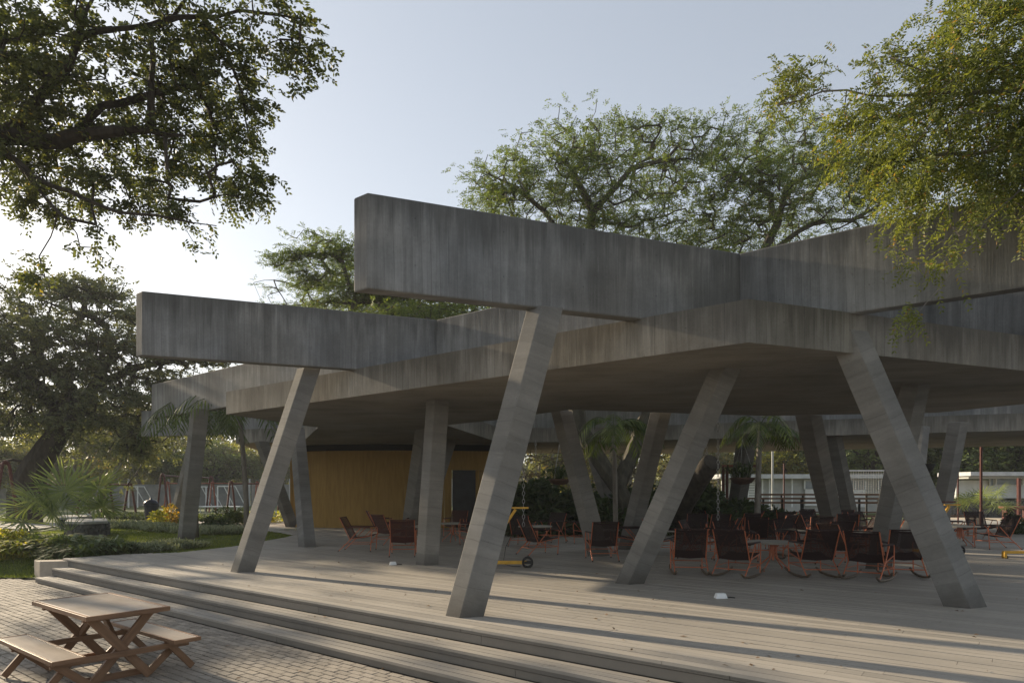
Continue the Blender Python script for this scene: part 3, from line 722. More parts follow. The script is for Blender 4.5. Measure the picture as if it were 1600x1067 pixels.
lim = [[(9.2, 5.2, -.45), (8.9, 5.5, 3.2), (8.4, 6.2, 5.0), tuple(P(1700, 150, 7.2)), tuple(P(1620, 60, 7.4)), tuple(P(1560, -20, 7.6))],
       [tuple(P(1700, 150, 7.2)), tuple(P(1600, 140, 7.4)), tuple(P(1480, 145, 7.6)), tuple(P(1360, 150, 7.9)), tuple(P(1285, 143, 8.1)), tuple(P(1215, 165, 8.3))],
       [tuple(P(1690, 200, 7.1)), tuple(P(1600, 230, 7.3)), tuple(P(1480, 240, 7.5)), tuple(P(1360, 260, 7.8))],
       [tuple(P(1690, 240, 7.0)), tuple(P(1600, 290, 7.1)), tuple(P(1540, 345, 6.9)), tuple(P(1500, 410, 6.75)), tuple(P(1450, 470, 6.6)), tuple(P(1405, 520, 6.5))],
       [tuple(P(1545, 340, 6.9)), tuple(P(1500, 370, 6.9)), tuple(P(1440, 385, 6.85)), tuple(P(1400, 400, 6.8))],
       [tuple(P(1500, 145, 7.6)), tuple(P(1440, 110, 7.7)), tuple(P(1390, 90, 7.8))]]
tree('feathery_tree', 'sunlit yellow green feathery tree hanging in from the top right corner', lim, att, M['lf_right'], M['bark_grey'], 37, step=.22, jit=.16, r_tip=.0026, p=.48, rcap=.045, sag=-.04,
     lf=dict(fronds=8, pairs=9, flen=.25, llen=.056, lw=.019, spread=.07, flat=.3, droop=.38, up=-.02))
# the umbrella shaped tree of the courtyard, its crown above the roof
DC = 25.0
def ac_bl(lst, d):
    return [E(u, v, d + dz, ru, rv, rd) for (u, v, ru, rv, rd, dz) in lst]
lst = [(900, 224, 95, 16, 2.2, 0), (1010, 220, 80, 15, 2.0, 1), (835, 258, 90, 20, 2.2, 0), (1120, 228, 90, 20, 2.5, 0), (1210, 228, 90, 24, 2.4, 1), (1310, 246, 90, 28, 2.4, 0), (790, 292, 80, 18, 2.2, 0), (780, 320, 70, 20, 2.0, 0),
       (920, 270, 100, 34, 2.5, -1), (1040, 280, 90, 34, 2.5, 1), (1150, 290, 100, 34, 2.5, -1), (1260, 300, 100, 34, 2.4, 0), (1360, 300, 60, 34, 2.2, 0), (880, 330, 120, 28, 2.6, 0), (1000, 345, 120, 26, 2.6, 0), (1120, 355, 110, 28, 2.4, 0),
       (1230, 365, 90, 20, 2.2, 1), (930, 190, 22, 6, .8, 0), (752, 280, 26, 7, .8, 0), (1060, 202, 50, 8, 1.0, 0), (980, 206, 60, 7, 1.0, 0), (1080, 400, 120, 30, 2.4, 0), (900, 390, 120, 30, 2.4, 0), (1240, 420, 120, 30, 2.2, 0), (1340, 360, 60, 14, 1.5, 0)]
lst += [(820, 470, 110, 40, 4, -2), (960, 460, 120, 40, 4, -3), (1100, 460, 120, 40, 4, -2), (1230, 460, 110, 36, 3, 0), (900, 500, 150, 30, 3.5, -5), (1080, 500, 150, 30, 3.5, -5)]  # unseen lower crown clumps, added to darken the courtyard
att = layer(blob_pts(ac_bl(lst, DC), 3500, 25, .55), .95, 3, .2)
cb = P(1000, 822, 21.5); cb.z = -.05
lim = [[tuple(cb), tuple(P(965, 760, 21.8)), tuple(P(905, 670, 22.3)), tuple(P(880, 560, 23)), tuple(P(915, 440, 24)), tuple(P(925, 330, 25)), tuple(P(895, 265, 25)), tuple(P(870, 240, 25))],
       [tuple(P(975, 770, 21.8)), tuple(P(1010, 650, 23)), tuple(P(1120, 520, 24)), tuple(P(1190, 400, 25)), tuple(P(1215, 350, 25)), tuple(P(1205, 305, 25)), tuple(P(1150, 270, 25)), tuple(P(1130, 245, 25))],
       [tuple(P(1215, 350, 25)), tuple(P(1230, 290, 25)), tuple(P(1290, 265, 25)), tuple(P(1340, 250, 25))],
       [tuple(P(1190, 400, 25)), tuple(P(1270, 350, 25)), tuple(P(1330, 345, 25)), tuple(P(1375, 320, 25))],
       [tuple(P(915, 440, 24)), tuple(P(850, 330, 25)), tuple(P(800, 290, 25)), tuple(P(760, 270, 25))],
       [tuple(P(925, 330, 25)), tuple(P(985, 265, 25)), tuple(P(1040, 250, 25)), tuple(P(1060, 228, 25))]]
LRA = [(.42, .06), (.26, .05), (.10, .04), (.11, .04), (.10, .04), (.09, .04)]
tree('courtyard_tree', 'wide umbrella shaped tree rising from the courtyard above the middle of the concrete roof', lim, att, M['lf_acacia'], M['bark_green'], 41, step=.55, jit=.17, r_tip=.0105, p=.40, rcap=.27, sag=.05, limr=LRA,
     lf=dict(fronds=6, pairs=7, flen=.34, llen=.12, lw=.032, spread=.22, droop=.2, up=.05, flat=.8))
lst = [(500, 385, 60, 14, 1.6, 0), (460, 415, 40, 14, 1.2, 0), (540, 395, 40, 20, 1.6, 0), (490, 440, 40, 20, 1.4, 0), (570, 470, 50, 20, 1.8, 0), (640, 480, 80, 14, 2.0, 0), (520, 475, 40, 12, 1.4, 0), (710, 480, 50, 10, 1.6, 0), (600, 450, 90, 40, 2.0, 0), (430, 410, 14, 6, .6, 0), (700, 500, 90, 24, 2, 0)]
lst += [(520, 440, 60, 22, 3, 9), (600, 450, 70, 26, 3, 9), (680, 480, 70, 20, 3, 9), (450, 470, 50, 16, 3, 9), (560, 490, 90, 20, 3, 10)]  # deeper clumps added behind the crown to shade the deck
lst += [(500, 535, 70, 20, 3, -1), (600, 520, 80, 22, 3, -2), (680, 520, 60, 22, 3, -2)]  # hidden low clumps, also added to block sun from the deck
att = layer(blob_pts(ac_bl(lst, 27), 1700, 27, .6), .9, 4, .1)
tb = P(690, 812, 37.0); tb.z = -.05
tb2 = (-4.0, 35.5, -.05)
lim = [[tb2, tuple(P(700, 600, 31)), tuple(P(650, 520, 28)), tuple(P(600, 480, 27)), tuple(P(545, 445, 27)), tuple(P(535, 410, 27)), tuple(P(505, 385, 27))],
       [tuple(P(600, 480, 27)), tuple(P(520, 470, 27)), tuple(P(480, 485, 27))], [tuple(P(650, 520, 28)), tuple(P(700, 480, 27)), tuple(P(740, 478, 27))]]
tree('umbrella_tree', 'smaller feathery umbrella tree behind the roof between the two cantilevered beams', lim, att, M['lf_acacia'], M['bark_green'], 43, step=.5, jit=.17, r_tip=.0105, p=.40, rcap=.2, sag=.05,
     lf=dict(fronds=6, pairs=7, flen=.34, llen=.12, lw=.032, spread=.22, droop=.2, up=.05, flat=.8))
# the broad dark rain tree on the left
DR = 33.0
lst = [(90, 470, 90, 22, 3, 0), (160, 475, 60, 22, 2.5, 1), (30, 500, 60, 26, 3, 0), (200, 500, 50, 18, 2.5, 0), (120, 520, 120, 26, 3, -1), (220, 545, 60, 26, 2.5, 0), (30, 560, 90, 26, 3, 0), (140, 575, 120, 28, 3, 0), (250, 575, 60, 18, 2.2, 0),
       (60, 620, 120, 28, 3, 1), (190, 630, 90, 30, 3, -1), (-40, 540, 90, 60, 3, 0), (110, 660, 90, 18, 2.5, 0), (230, 680, 50, 26, 2, 0), (10, 660, 70, 26, 3, 0), (210, 715, 36, 14, 1.6, 0), (300, 560, 60, 16, 2, 2), (270, 620, 50, 24, 2, 2), (340, 545, 40, 8, 1.5, 2), (130, 452, 40, 8, 1.2, 0)]
att = layer(blob_pts(ac_bl(lst, DR), 1950, 29, .6), 1.25, 5, .36)
rb = P(38, 812, DR); rb.z = -.1
lim = [[tuple(rb), tuple(P(45, 750, DR)), tuple(P(75, 700, DR)), tuple(P(100, 665, DR)), tuple(P(110, 610, DR)), tuple(P(60, 560, DR)), tuple(P(50, 500, DR))],
       [tuple(P(100, 665, DR)), tuple(P(150, 600, DR)), tuple(P(175, 560, DR)), tuple(P(165, 510, DR)), tuple(P(130, 480, DR))], [tuple(P(95, 670, DR)), tuple(P(60, 600, DR)), tuple(P(0, 570, DR)), tuple(P(-60, 540, DR))],
       [tuple(P(150, 600, DR)), tuple(P(230, 570, DR)), tuple(P(300, 555, DR + 1))], [tuple(P(120, 500, DR)), tuple(P(118, 505, DR)), tuple(P(140, 490, DR)), tuple(P(190, 485, DR))],
       [tuple(P(110, 650, DR)), tuple(P(180, 660, DR)), tuple(P(225, 690, DR))], [tuple(P(45, 720, DR)), tuple(P(20, 718, DR)), tuple(P(-25, 724, DR))]]
tree('rain_tree', 'broad dark rain tree with a thick leaning trunk behind the garden on the left', lim, att, M['lf_rain'], M['bark_dark'], 47, step=.7, jit=.15, r_tip=.017, p=.41, rcap=.80, sag=.05,
     limr=[(.78, .16), (.30, .05), (.25, .05), (.14, .04), (.08, .03), (.12, .03), (.09, .03)],
     lf=dict(fronds=6, pairs=4, flen=.38, llen=.18, lw=.08, spread=.28, droop=.25, up=.05, flat=.8))
# limbs of the trunk at its base: one more big leaning log shape is part of the rain tree trunk (radius cap above)

# far trees: five kinds, copied with their parts
def proto_tree(name, label, h, crown, tr, lm, bark, seed, n, lf, step=.7, multi=1, rt=.02, group=None):
    rg = random.Random(seed); lim = []; top = []
    for k in range(multi):
        a = rg.uniform(0, 6.28); sp = .35 if multi > 1 else .05
        lim.append([(0, 0, -.3) if k == 0 else (0, 0, .2), (math.cos(a) * h * sp * .3, math.sin(a) * h * sp * .3, h * .25), (math.cos(a) * h * sp * .7 + rg.uniform(-.3, .3), math.sin(a) * h * sp * .7, h * .5), (math.cos(a) * h * sp, math.sin(a) * h * sp, h * .75)])
    att = blob_pts([((c[0], c[1], c[2]), (c[3], c[3], c[4])) for c in crown], n, seed, .5)
    return tree(name, label, lim, att, lm, bark, seed, step=step, jit=.15, r_tip=rt, p=.42, rcap=tr, lf=lf, loc=(0, 0, 0), group=group)
def rcrown(seed, h, w, n, low=.35):
    rg = random.Random(seed); return [(rg.uniform(-w, w), rg.uniform(-w, w), h * rg.uniform(low, .92), rg.uniform(.35, .6) * w, h * rg.uniform(.07, .13)) for _ in range(n)]
LFB = dict(fronds=6, pairs=3, flen=.5, llen=.30, lw=.16, spread=.42, droop=.3, up=.1)
TG = 'trees beyond the playing field'
prot = [proto_tree('field_tree', 'x', 9, rcrown(1, 9, 3.2, 16), .26, M['lf_bg'], M['bark_grey'], 61, 420, LFB, multi=3, group=TG),
        proto_tree('field_tree', 'x', 7.5, rcrown(2, 7.5, 3.4, 14, .3), .22, M['lf_mango'], M['bark_dark'], 62, 460, LFB, multi=2, group=TG),
        proto_tree('field_tree', 'x', 8, rcrown(3, 8, 2.6, 12, .3), .2, M['lf_bg'], M['bark_grey'], 63, 260, dict(LFB, fronds=4), multi=4, group=TG),
        proto_tree('field_tree', 'x', 6.5, rcrown(4, 6.5, 3.0, 14, .22), .2, M['lf_yellow'], M['bark_grey'], 64, 360, LFB, multi=2, group=TG)]
spots = [  # u, depth, kind, scale, label
    (-60, 62, 0, 1.1, 'grey stemmed tree at the far left edge behind the rain tree trunk'), (25, 70, 3, 1.2, 'yellow green tree seen under the rain tree at the far left'), (100, 75, 0, 1.1, 'pale branching tree just right of the rain tree trunk, beyond the swings'),
    (150, 56, 2, 1.15, 'thin pale stemmed tree left of the two swing frames, beyond the fan palm'), (185, 84, 3, 1.2, 'yellowish tree above the field wall behind the first swing frame'), (232, 70, 0, 1.0, 'bushy tree behind the navy litter bin'),
    (268, 80, 2, 1.2, 'open grey tree behind the pavilion column on the left'), (330, 68, 1, .95, 'dark bushy tree behind the red swing frames, left of the leaning column'), (372, 82, 3, 1.15, 'pale yellowish tree beyond the goalposts'), (418, 72, 2, 1.1, 'thin tree seen beside the leaning column near the yellow room'),
    (455, 90, 0, 1.2, 'tall grey tree directly behind the yellow room'), (840, 60, 2, 1.0, 'twiggy pale tree behind the courtyard planting, right of the nearest column'), (905, 66, 3, 1.0, 'yellow green tree beyond the courtyard behind the V columns'), (985, 62, 2, 1.1, 'dry twiggy tree beyond the courtyard centre'),
    (1075, 58, 2, 1.0, 'dry tangled tree beyond the sawn off limb'), (1140, 62, 0, .9, 'green tree left of the far courtyard palm'), (1215, 54, 3, .98, 'sunlit yellow green tree above the pale building'), (1268, 60, 1, 1.0, 'dark green tree right of the yellow green tree above the pale building'),
    (1345, 50, 1, 1.1, 'dense dark green tree behind the white net'), (1425, 58, 1, 1.1, 'dense green tree behind the pair of columns right of the net'), (1505, 48, 1, 1.0, 'broad leaved green tree beside the red floodlight pole'), (1570, 52, 1, 1.15, 'green mango tree at the right edge above the white building'),
    (1650, 46, 1, 1.1, 'green tree just outside the right edge'), (560, 95, 0, 1.1, 'tall tree hidden behind the yellow room'), (1100, 80, 0, 1.2, 'far grey green tree beyond the courtyard'), (760, 75, 0, 1.0, 'far tree behind the doorway of the yellow room')]
used = set()
for (u, d, k, sc, lab) in spots:
    g = Vector(((u - 800) / F * d, d, -.06))
    if k not in used: o = prot[k]; used.add(k); o.location = g; o.rotation_euler = (0, 0, R.uniform(0, 6)); o.scale = (sc,) * 3; o['label'] = lab
    else: dup(prot[k], g, R.uniform(0, 6.28), lab, None, sc)
# a far wood closing the view
cen = []
for k in range(420):
    u = R.uniform(-500, 2100); d = R.uniform(95, 130); cen.append(((u - 800) / F * d, d, R.uniform(.2, 6.5 + 1.5 * math.sin(u * .02))))
for k in range(260):
    u = R.uniform(-500, 2100); d = R.uniform(95, 130); cen.append(((u - 800) / F * d, d, R.uniform(.2, 4)))
cen = np.array(cen); o = RS.normal(0, 1, cen.shape)
wd = leaves('far_wood', cen, o, M['lf_bg'], None, (0, 0, 0), 77, fronds=26, pairs=4, flen=1.6, llen=1.0, lw=.6, spread=1.5, droop=.2, up=.1, kind='stuff')

# ------------------------------------------------------------------ palms and planting
def frond_verts(L, nl, ll, lw, droop, rg, rise=.8, fold=.5):
    """a feather palm leaf along +X; returns quads and rachis points"""
    q = []; pts = []
    for i in range(11):
        t = i / 10; pts.append(Vector((L * (t * .92), 0, L * (rise * t - (rise + droop) * t * t))))
    def at(t):
        f = t * 10; i = min(9, int(f)); return pts[i].lerp(pts[i+1], f - i)
    for k in range(nl):
        t = .14 + .84 * k / (nl - 1); p = at(t); tg = (at(min(1, t + .05)) - at(t - .05)).normalized()
        for s in (-1, 1):
            l = ll * (math.sin(math.pi * (t * .85 + .12)) ** .6) * rg.uniform(.85, 1.1)
            e = (Vector((0, s, 0)) * .8 + tg * .62 + Vector((0, 0, -fold * rg.uniform(.4, 1.3)))).normalized(); w_ = tg.cross(e).cross(e).normalized() * lw * .5
            m = p + e * l * .45; tip = p + e * l + Vector((0, 0, -l * .22)); q.append((p, m + w_, tip, m - w_))
    return q, pts
def feather_palm(name, label, base, h, nf, L, seed, lean=(0, 0), trunk_r=.07, mat='lf_palm', nl=17, group=None, droop=.38):
    rg = random.Random(seed); t = thing(name, label, 'palm', tuple(base), 0, group)
    top = Vector((lean[0], lean[1], h)); mb = MB(); pts = [Vector((0, 0, -.1)), Vector((lean[0]*.1, lean[1]*.1, h*.3)), Vector((lean[0]*.5, lean[1]*.5, h*.7)), top]
    mb.tube(pts, [trunk_r*1.3, trunk_r, trunk_r*.9, trunk_r*.75], 8); mb.build('trunk', M['bark_grey'], t, local=True, smooth=True)
    mb = MB(); mb.tube([top, top + Vector((0, 0, .3))], [trunk_r*.7, trunk_r*.35], 8); mb.build('crownshaft', M['lf_palm'], t, local=True)
    for k in range(nf):
        a = 2.4 * k + rg.uniform(-.3, .3); r = rg.uniform(.05, 1.25); q, pp = frond_verts(L * rg.uniform(.8, 1.15), nl, L * .36, .055, droop * rg.uniform(.7, 1.5), rg, rise=r)
        Mx = Matrix.Translation(top + Vector((0, 0, .2))) @ Matrix.Rotation(a, 4, 'Z'); mb = MB()
        for f in q: mb.face([Mx @ v for v in f])
        mb.tube([Mx @ v for v in pp], [.014] * 6 + [.008] * 5, 3, cap=False)
        mb.build('frond', M[mat], t, local=True)
    return t
def fan_leaf(mb, base, tip_dir, stalk, R_, nseg, rg, arc=math.radians(280), fold=.25, wdt=.03):
    b = Vector(base); d = Vector(tip_dir).normalized(); c = b + d * stalk; mb.tube([b, b.lerp(c, .5) + Vector((0, 0, stalk * .06)), c], .009, 4, cap=False)
    side = d.cross(Vector((0, 0, 1))).normalized(); upv = side.cross(d).normalized(); tilt = rg.uniform(-.6, .6); nrm = (upv * math.cos(tilt) + side * math.sin(tilt)).normalized(); sd = nrm.cross(d).normalized()
    for k in range(nseg):
        a = -arc / 2 + arc * k / (nseg - 1); r = R_ * (1 - .22 * abs(a) / (arc / 2)) * rg.uniform(.92, 1.06)
        e = d * math.cos(a) + sd * math.sin(a) + nrm * (-fold * .5 + .12 * (k % 2)); e.normalize(); w_ = e.cross(nrm).normalized() * wdt
        m = c + e * r * .5; tp = c + e * r + Vector((0, 0, -r * .10 * rg.uniform(.2, 1.6)))
        mb.face([c, m + w_ * .9 + nrm * .012, tp, m - w_ * .9 + nrm * .012])
# fan palm at the left by the steps
fp = thing('fan_palm', 'young silver green fan palm in the planting at the top left of the steps', 'palm', (-12.1, 18.2, -.1)); rg = random.Random(5)
mb = MB(); mb.tube([(0, 0, 0), (.02, 0, .3), (.0, 0, .55)], [.09, .08, .06], 8); mb.build('trunk', M['bark_grey'], fp, local=True)
for k, (dx, dy, dz, st, r) in enumerate([(-1.0, .1, .9, 1.25, .95), (-.55, -.2, 1.2, 1.0, .85), (.05, -.3, 1.25, 1.15, .95), (.15, .2, 1.5, 1.2, .9), (.9, -.1, 1.25, 1.45, .85), (-1.2, -.4, .35, 1.1, .85), (-.6, .5, .8, 1.0, .8), (1.2, -.3, .75, 1.3, .6), (-1.3, .2, .65, 1.5, .85), (.5, .6, 1.0, 1.0, .8), (-.25, -.5, .7, .7, .7), (-.9, -.6, .0, .9, .6)]):
    mb = MB(); fan_leaf(mb, (0, 0, .5), (dx, dy, dz), st * 1.0, r * 1.15, 32, rg, wdt=.036); mb.build('frond', M['lf_fan'], fp, local=True)
fp2 = thing('fan_palm', 'drooping fan palm on the lawn in front of the white building at the right', 'palm', (P(1533, 0, 30).x, 30, -.1)); rg = random.Random(6)
mb = MB(); mb.tube([(0, 0, 0), (0, 0, .8)], [.10, .07], 8); mb.build('trunk', M['bark_grey'], fp2, local=True)
for k in range(14):
    a = k * 2.4; z = rg.uniform(-.1, 1.3); mb = MB(); fan_leaf(mb, (0, 0, .75), (math.cos(a), math.sin(a), z), rg.uniform(.7, 1.1), .75, 24, rg, wdt=.022); mb.build('frond', M['lf_fan'], fp2, local=True)
feather_palm('feather_palm', 'feather palm with drooping fronds beside the second pavilion column on the left', (P(300, 0, 22).x, 22.3, -.05), 3.9, 11, 2.0, 3, lean=(-.1, 0))
feather_palm('feather_palm', 'feather palm with a slim dark trunk just left of the leaning column', (P(386, 0, 21).x, 21, -.05), 4.0, 11, 2.1, 4, lean=(-.25, 0), trunk_r=.085)
feather_palm('feather_palm', 'courtyard palm with a ringed green trunk between the V shaped columns', (P(962, 0, 18.6).x, 18.6, -.05), 3.1, 9, 1.5, 8, lean=(-.05, 0), trunk_r=.07)
feather_palm('feather_palm', 'dark trunked courtyard palm with bright fronds right of the hanging fern basket', (P(1183, 0, 21.5).x, 21.5, -.05), 3.5, 9, 1.6, 9, lean=(.1, 0), trunk_r=.10)

def strap_clump(name, n, rmin, rmax, L, wd, mat, seed, z0=0.0, curve=.9):
    """one mesh prototype of arching straps around the origin"""
    rg = random.Random(seed); mb = MB()
    for k in range(n):
        a = rg.uniform(0, 6.283); r0 = rg.uniform(0, rmax); b = Vector((math.cos(a) * r0, math.sin(a) * r0, z0)); aa = a + rg.uniform(-.8, .8); o = Vector((math.cos(aa), math.sin(aa), 0)); l = L * rg.uniform(.6, 1.15)
        el = rg.uniform(.5, 1.35); d = o * math.cos(el) + Vector((0, 0, math.sin(el))); p1 = b + d * l * .55; p2 = p1 + (o * .9 + Vector((0, 0, -curve * rg.uniform(-.1, .8)))) * l * .42; s = Vector((-o.y, o.x, 0)) * wd
        mb.face([b - s * .5, b + s * .5, p1 + s, p1 - s]); mb.face([p1 - s, p1 + s, p2])
    return mb
def scatter_bed(name, protos, spots_, mat, kind='stuff', zf=gz):
    """many clumps joined into one bed"""
    v = []; f = []
    out_ = MB()
    for (x, y, sc) in spots_:
        p = R.choice(protos); Mx = Matrix.Translation((x, y, zf(x, y))) @ Matrix.Rotation(R.uniform(0, 6.28), 4, 'Z') @ Matrix.Scale(sc * R.uniform(.8, 1.2), 4); n = len(out_.v)
        out_.v += [tuple(Mx @ Vector(q)) for q in p.v]; out_.f += [tuple(n + i for i in fc) for fc in p.f]
    out_.uv = [(0, 0)] * sum(len(fc) for fc in out_.f)
    o = out_.build(name, mat); tag(o, kind=kind); return o
pv1 = [strap_clump('a', 54, 0, .12, .52, .014, None, s) for s in (1, 2, 3)]
pv2 = [strap_clump('a', 64, 0, .18, .40, .024, None, s, curve=.4) for s in (4, 5, 6)]
def band(pts, n, wdt, sc):
    o = []
    for _ in range(n):
        k = R.random() * (len(pts) - 1); i = int(k); t = k - i; a, b = pts[i], pts[i+1]; o.append((a[0] + (b[0] - a[0]) * t + R.gauss(0, wdt), a[1] + (b[1] - a[1]) * t + R.gauss(0, wdt), sc))
    return o
def gp(u, v): p = G(u, v, -.06); return (p.x, p.y)
scatter_bed('variegated_border', pv1, band([gp(170, 822), gp(260, 828), gp(330, 832), gp(372, 834)], 190, .40, .95), M['lf_var'])
scatter_bed('border_planting', pv1 + pv2, band([gp(128, 858), gp(180, 862), gp(240, 858), gp(288, 852)], 150, .30, .8), M['lf_var'])
scatter_bed('garden_underplanting', pv2, band([gp(160, 812), gp(220, 808), gp(300, 812), gp(372, 814)], 150, .7, 1.3), leafmat('leaf_border', (.04, .07, .02), (.13, .17, .06), None, .35, 0, 2))
scatter_bed('golden_border', pv2, band([(-16.3, 17.2), (-14.5, 17.0), (-12.6, 16.9), (-11.3, 16.8)], 150, .28, 1.5), M['lf_gold'])
scatter_bed('golden_border', pv2, band([(-16.3, 18.4), (-14.5, 18.2), (-12.6, 17.9), (-11.0, 17.2)], 110, .35, 1.6), M['lf_var'])
scatter_bed('dark_border', pv2, band([(-12.2, 17.4), (-10.9, 16.4), (-10.6, 16.0), (-9.9, 16.6)], 110, .2, 1.5), bpy.data.materials['leaf_border'])
def shrub(name, label, x, y, w_, h, n, mat, seed, lf, group=None, z=-.06, cat='shrub', bark='bark_grey'):
    rg = np.random.default_rng(seed); d = rg.normal(0, 1, (n, 3)); d /= np.linalg.norm(d, axis=1, keepdims=True); d[:, 2] = np.abs(d[:, 2]); r = rg.uniform(.15, 1, n) ** .5
    c = d * r[:, None] * np.array([w_, w_, h]) * rg.uniform(.75, 1.1, (n, 1)); c[:, 2] += h * .08
    t = thing(name, label, cat, (x, y, z), 0, group); mb = MB()
    for k in range(6):
        q = c[rg.integers(0, n)]; mb.tube([(0, 0, 0), tuple(q * .5 + np.array([0, 0, .05])), tuple(q * .92)], [.018, .012, .006], 4, cap=False)
    mb.build('stem', M[bark], t, local=True); leaves('foliage', c, d, mat, t, (0, 0, 0), seed, **lf); return t
LS = dict(fronds=4, pairs=2, flen=.10, llen=.16, lw=.06, spread=.04, droop=.3, up=.2)
x, y = gp(270, 822); shrub('croton', 'yellow and orange croton shrub left of the foot of the left column', x - .15, y, .42, .85, 55, M['lf_croton'], 3, LS)
x, y = gp(246, 824); shrub('croton', 'green leaved croton shrub in front of the navy litter bin', x, y, .40, .70, 50, M['lf_gold'], 4, LS)
x, y = gp(338, 829); shrub('leafy_shrub', 'dark leafy shrub right of the foot of the left column', x, y, .6, .55, 70, M['lf_dark'], 5, LS)
x, y = gp(362, 824); shrub('leafy_shrub', 'spiky green shrub left of the leaning column at the path edge', x, y, .6, .75, 70, M['lf_palm'], 6, dict(LS, llen=.3, lw=.04))
x, y = gp(1590, 836); shrub('leafy_shrub', 'dark low shrub behind the side facing lounge chair at the right edge', x, y, .55, .75, 80, M['lf_dark'], 7, LS)
x, y = gp(410, 818); shrub('leafy_shrub', 'low green shrub beyond the path behind the leaning column', x, y, 1.2, .6, 90, M['lf_gold'], 8, LS)
for i, (sx, sy, lab) in enumerate(((-15.3, 17.3, 'golden green shrub at the far left edge of the picture above the lawn'), (-14.2, 17.5, 'golden green shrub second from the left edge in the border'), (-13.1, 17.2, 'golden green shrub left of the fan palm base'), (-11.9, 17.0, 'dark green shrub between the fan palm and the low wall block'), (-11.1, 16.6, 'dark shrub directly behind the low wall block'))):
    shrub('leafy_shrub', lab, sx, sy, .55, (.62 + .1 * (i % 2)) if i < 3 else .40, 110, M['lf_gold'] if i < 3 else bpy.data.materials['leaf_border'], 60 + i, dict(LS, llen=.12, lw=.05), 'shrubs of the border beside the steps')
# shade tree outside the left edge
att = blob_pts([((-19.9, 20.0, 8.2), (2.0, 1.5, .8), 2.4), ((-25.4, 25.1, 8.2), (1.5, 2.0, .8), 1.6), ((-27.9, 30.0, 8.2), (1.8, 2.4, .8), 2), ((-27, 19.5, 8.0), (2, 2, 1), 1)], 230, 91, .7)
tree('shade_tree', 'tree standing just outside the left edge whose crown dapples the plaza and steps', [[(-25, 21.5, -.4), (-24.8, 21.5, 3), (-24.5, 21.6, 6), (-24, 21.6, 8)]], att, M['lf_rain'], M['bark_dark'], 93, step=.6, jit=.15, r_tip=.02, p=.42, rcap=.3, lf=dict(fronds=4, pairs=4, flen=.4, llen=.22, lw=.11, spread=.3, droop=.2, up=.1))
# courtyard planting
ctm = [(812, 812, 1.2, 1.7), (850, 806, 1.3, 1.5), (885, 815, 1.1, 1.3), (925, 812, 1.0, 1.6), (985, 812, 1.1, 1.7), (1020, 820, 1.0, 1.1), (1085, 812, 1.0, 1.9), (1110, 818, .9, 1.3), (1140, 822, .9, .9), (1200, 820, .9, .9), (1165, 815, .8, 1.0), (790, 815, .9, 1.5), (955, 806, 1.2, 1.3), (1050, 806, 1.2, 1.6)]
nm = ['right of the nearest column', 'below the small hanging basket', 'left of the V columns', 'between the V columns', 'right of the courtyard palm', 'left of the sawn limb', 'at the foot of the sawn limb', 'right of the sawn limb', 'under the fern basket', 'right of the dark trunked palm', 'beneath the far palm', 'behind the nearest column', 'behind the ringed palm trunk', 'behind the far V column']
for i, (u, v, w_, h) in enumerate(ctm):
    p = G(u, v + 14, 0); shrub('courtyard_shrub', 'dark broad leaved courtyard shrub ' + nm[i], p.x, p.y, w_ * .8, h, 120, M['lf_dark'], 20 + i, dict(fronds=4, pairs=3, flen=.22, llen=.26, lw=.11, spread=.10, droop=.4, up=.2), 'shrubs in the courtyard bed')
for i, (u, v, w_, h, lab) in enumerate(((835, 836, 1.0, 1.9, 'at the left end of the bed'), (905, 834, .9, 1.5, 'before the left V column'), (1030, 832, .9, 1.4, 'left of the leaning trunk'), (1098, 834, .8, 1.6, 'in front of the leaning trunk'), (960, 838, .8, 1.1, 'before the ringed palm trunk'), (1150, 834, .8, .9, 'at the right end of the bed'))):
    p = G(u, v, 0); shrub('courtyard_shrub', 'large leaved dark shrub ' + lab, p.x, p.y, w_, h, 170, M['lf_dark'], 80 + i, dict(fronds=5, pairs=3, flen=.26, llen=.34, lw=.13, spread=.12, droop=.5, up=.25), 'shrubs in the courtyard bed')
# twiggy dry hedge beyond the courtyard
rg = random.Random(9); mb = MB()
for k in range(520):
    x = rg.uniform(0.2, 9.5); y = rg.uniform(29, 33); z = rg.uniform(0, 3.2); p = Vector((x, y, z)); pts = [p]
    d = Vector((rg.uniform(-1, 1), rg.uniform(-.4, .4), rg.uniform(-.3, 1))).normalized()
    for j in range(4): d = (d + Vector((rg.uniform(-.5, .5), rg.uniform(-.3, .3), rg.uniform(-.55, .3)))).normalized(); pts.append(pts[-1] + d * rg.uniform(.2, .5))
    mb.tube(pts, [rg.uniform(.012, .03)] * 3 + [.008, .005], 3, cap=False)
o = mb.build('dry_vines', M['twig']); tag(o, kind='stuff')
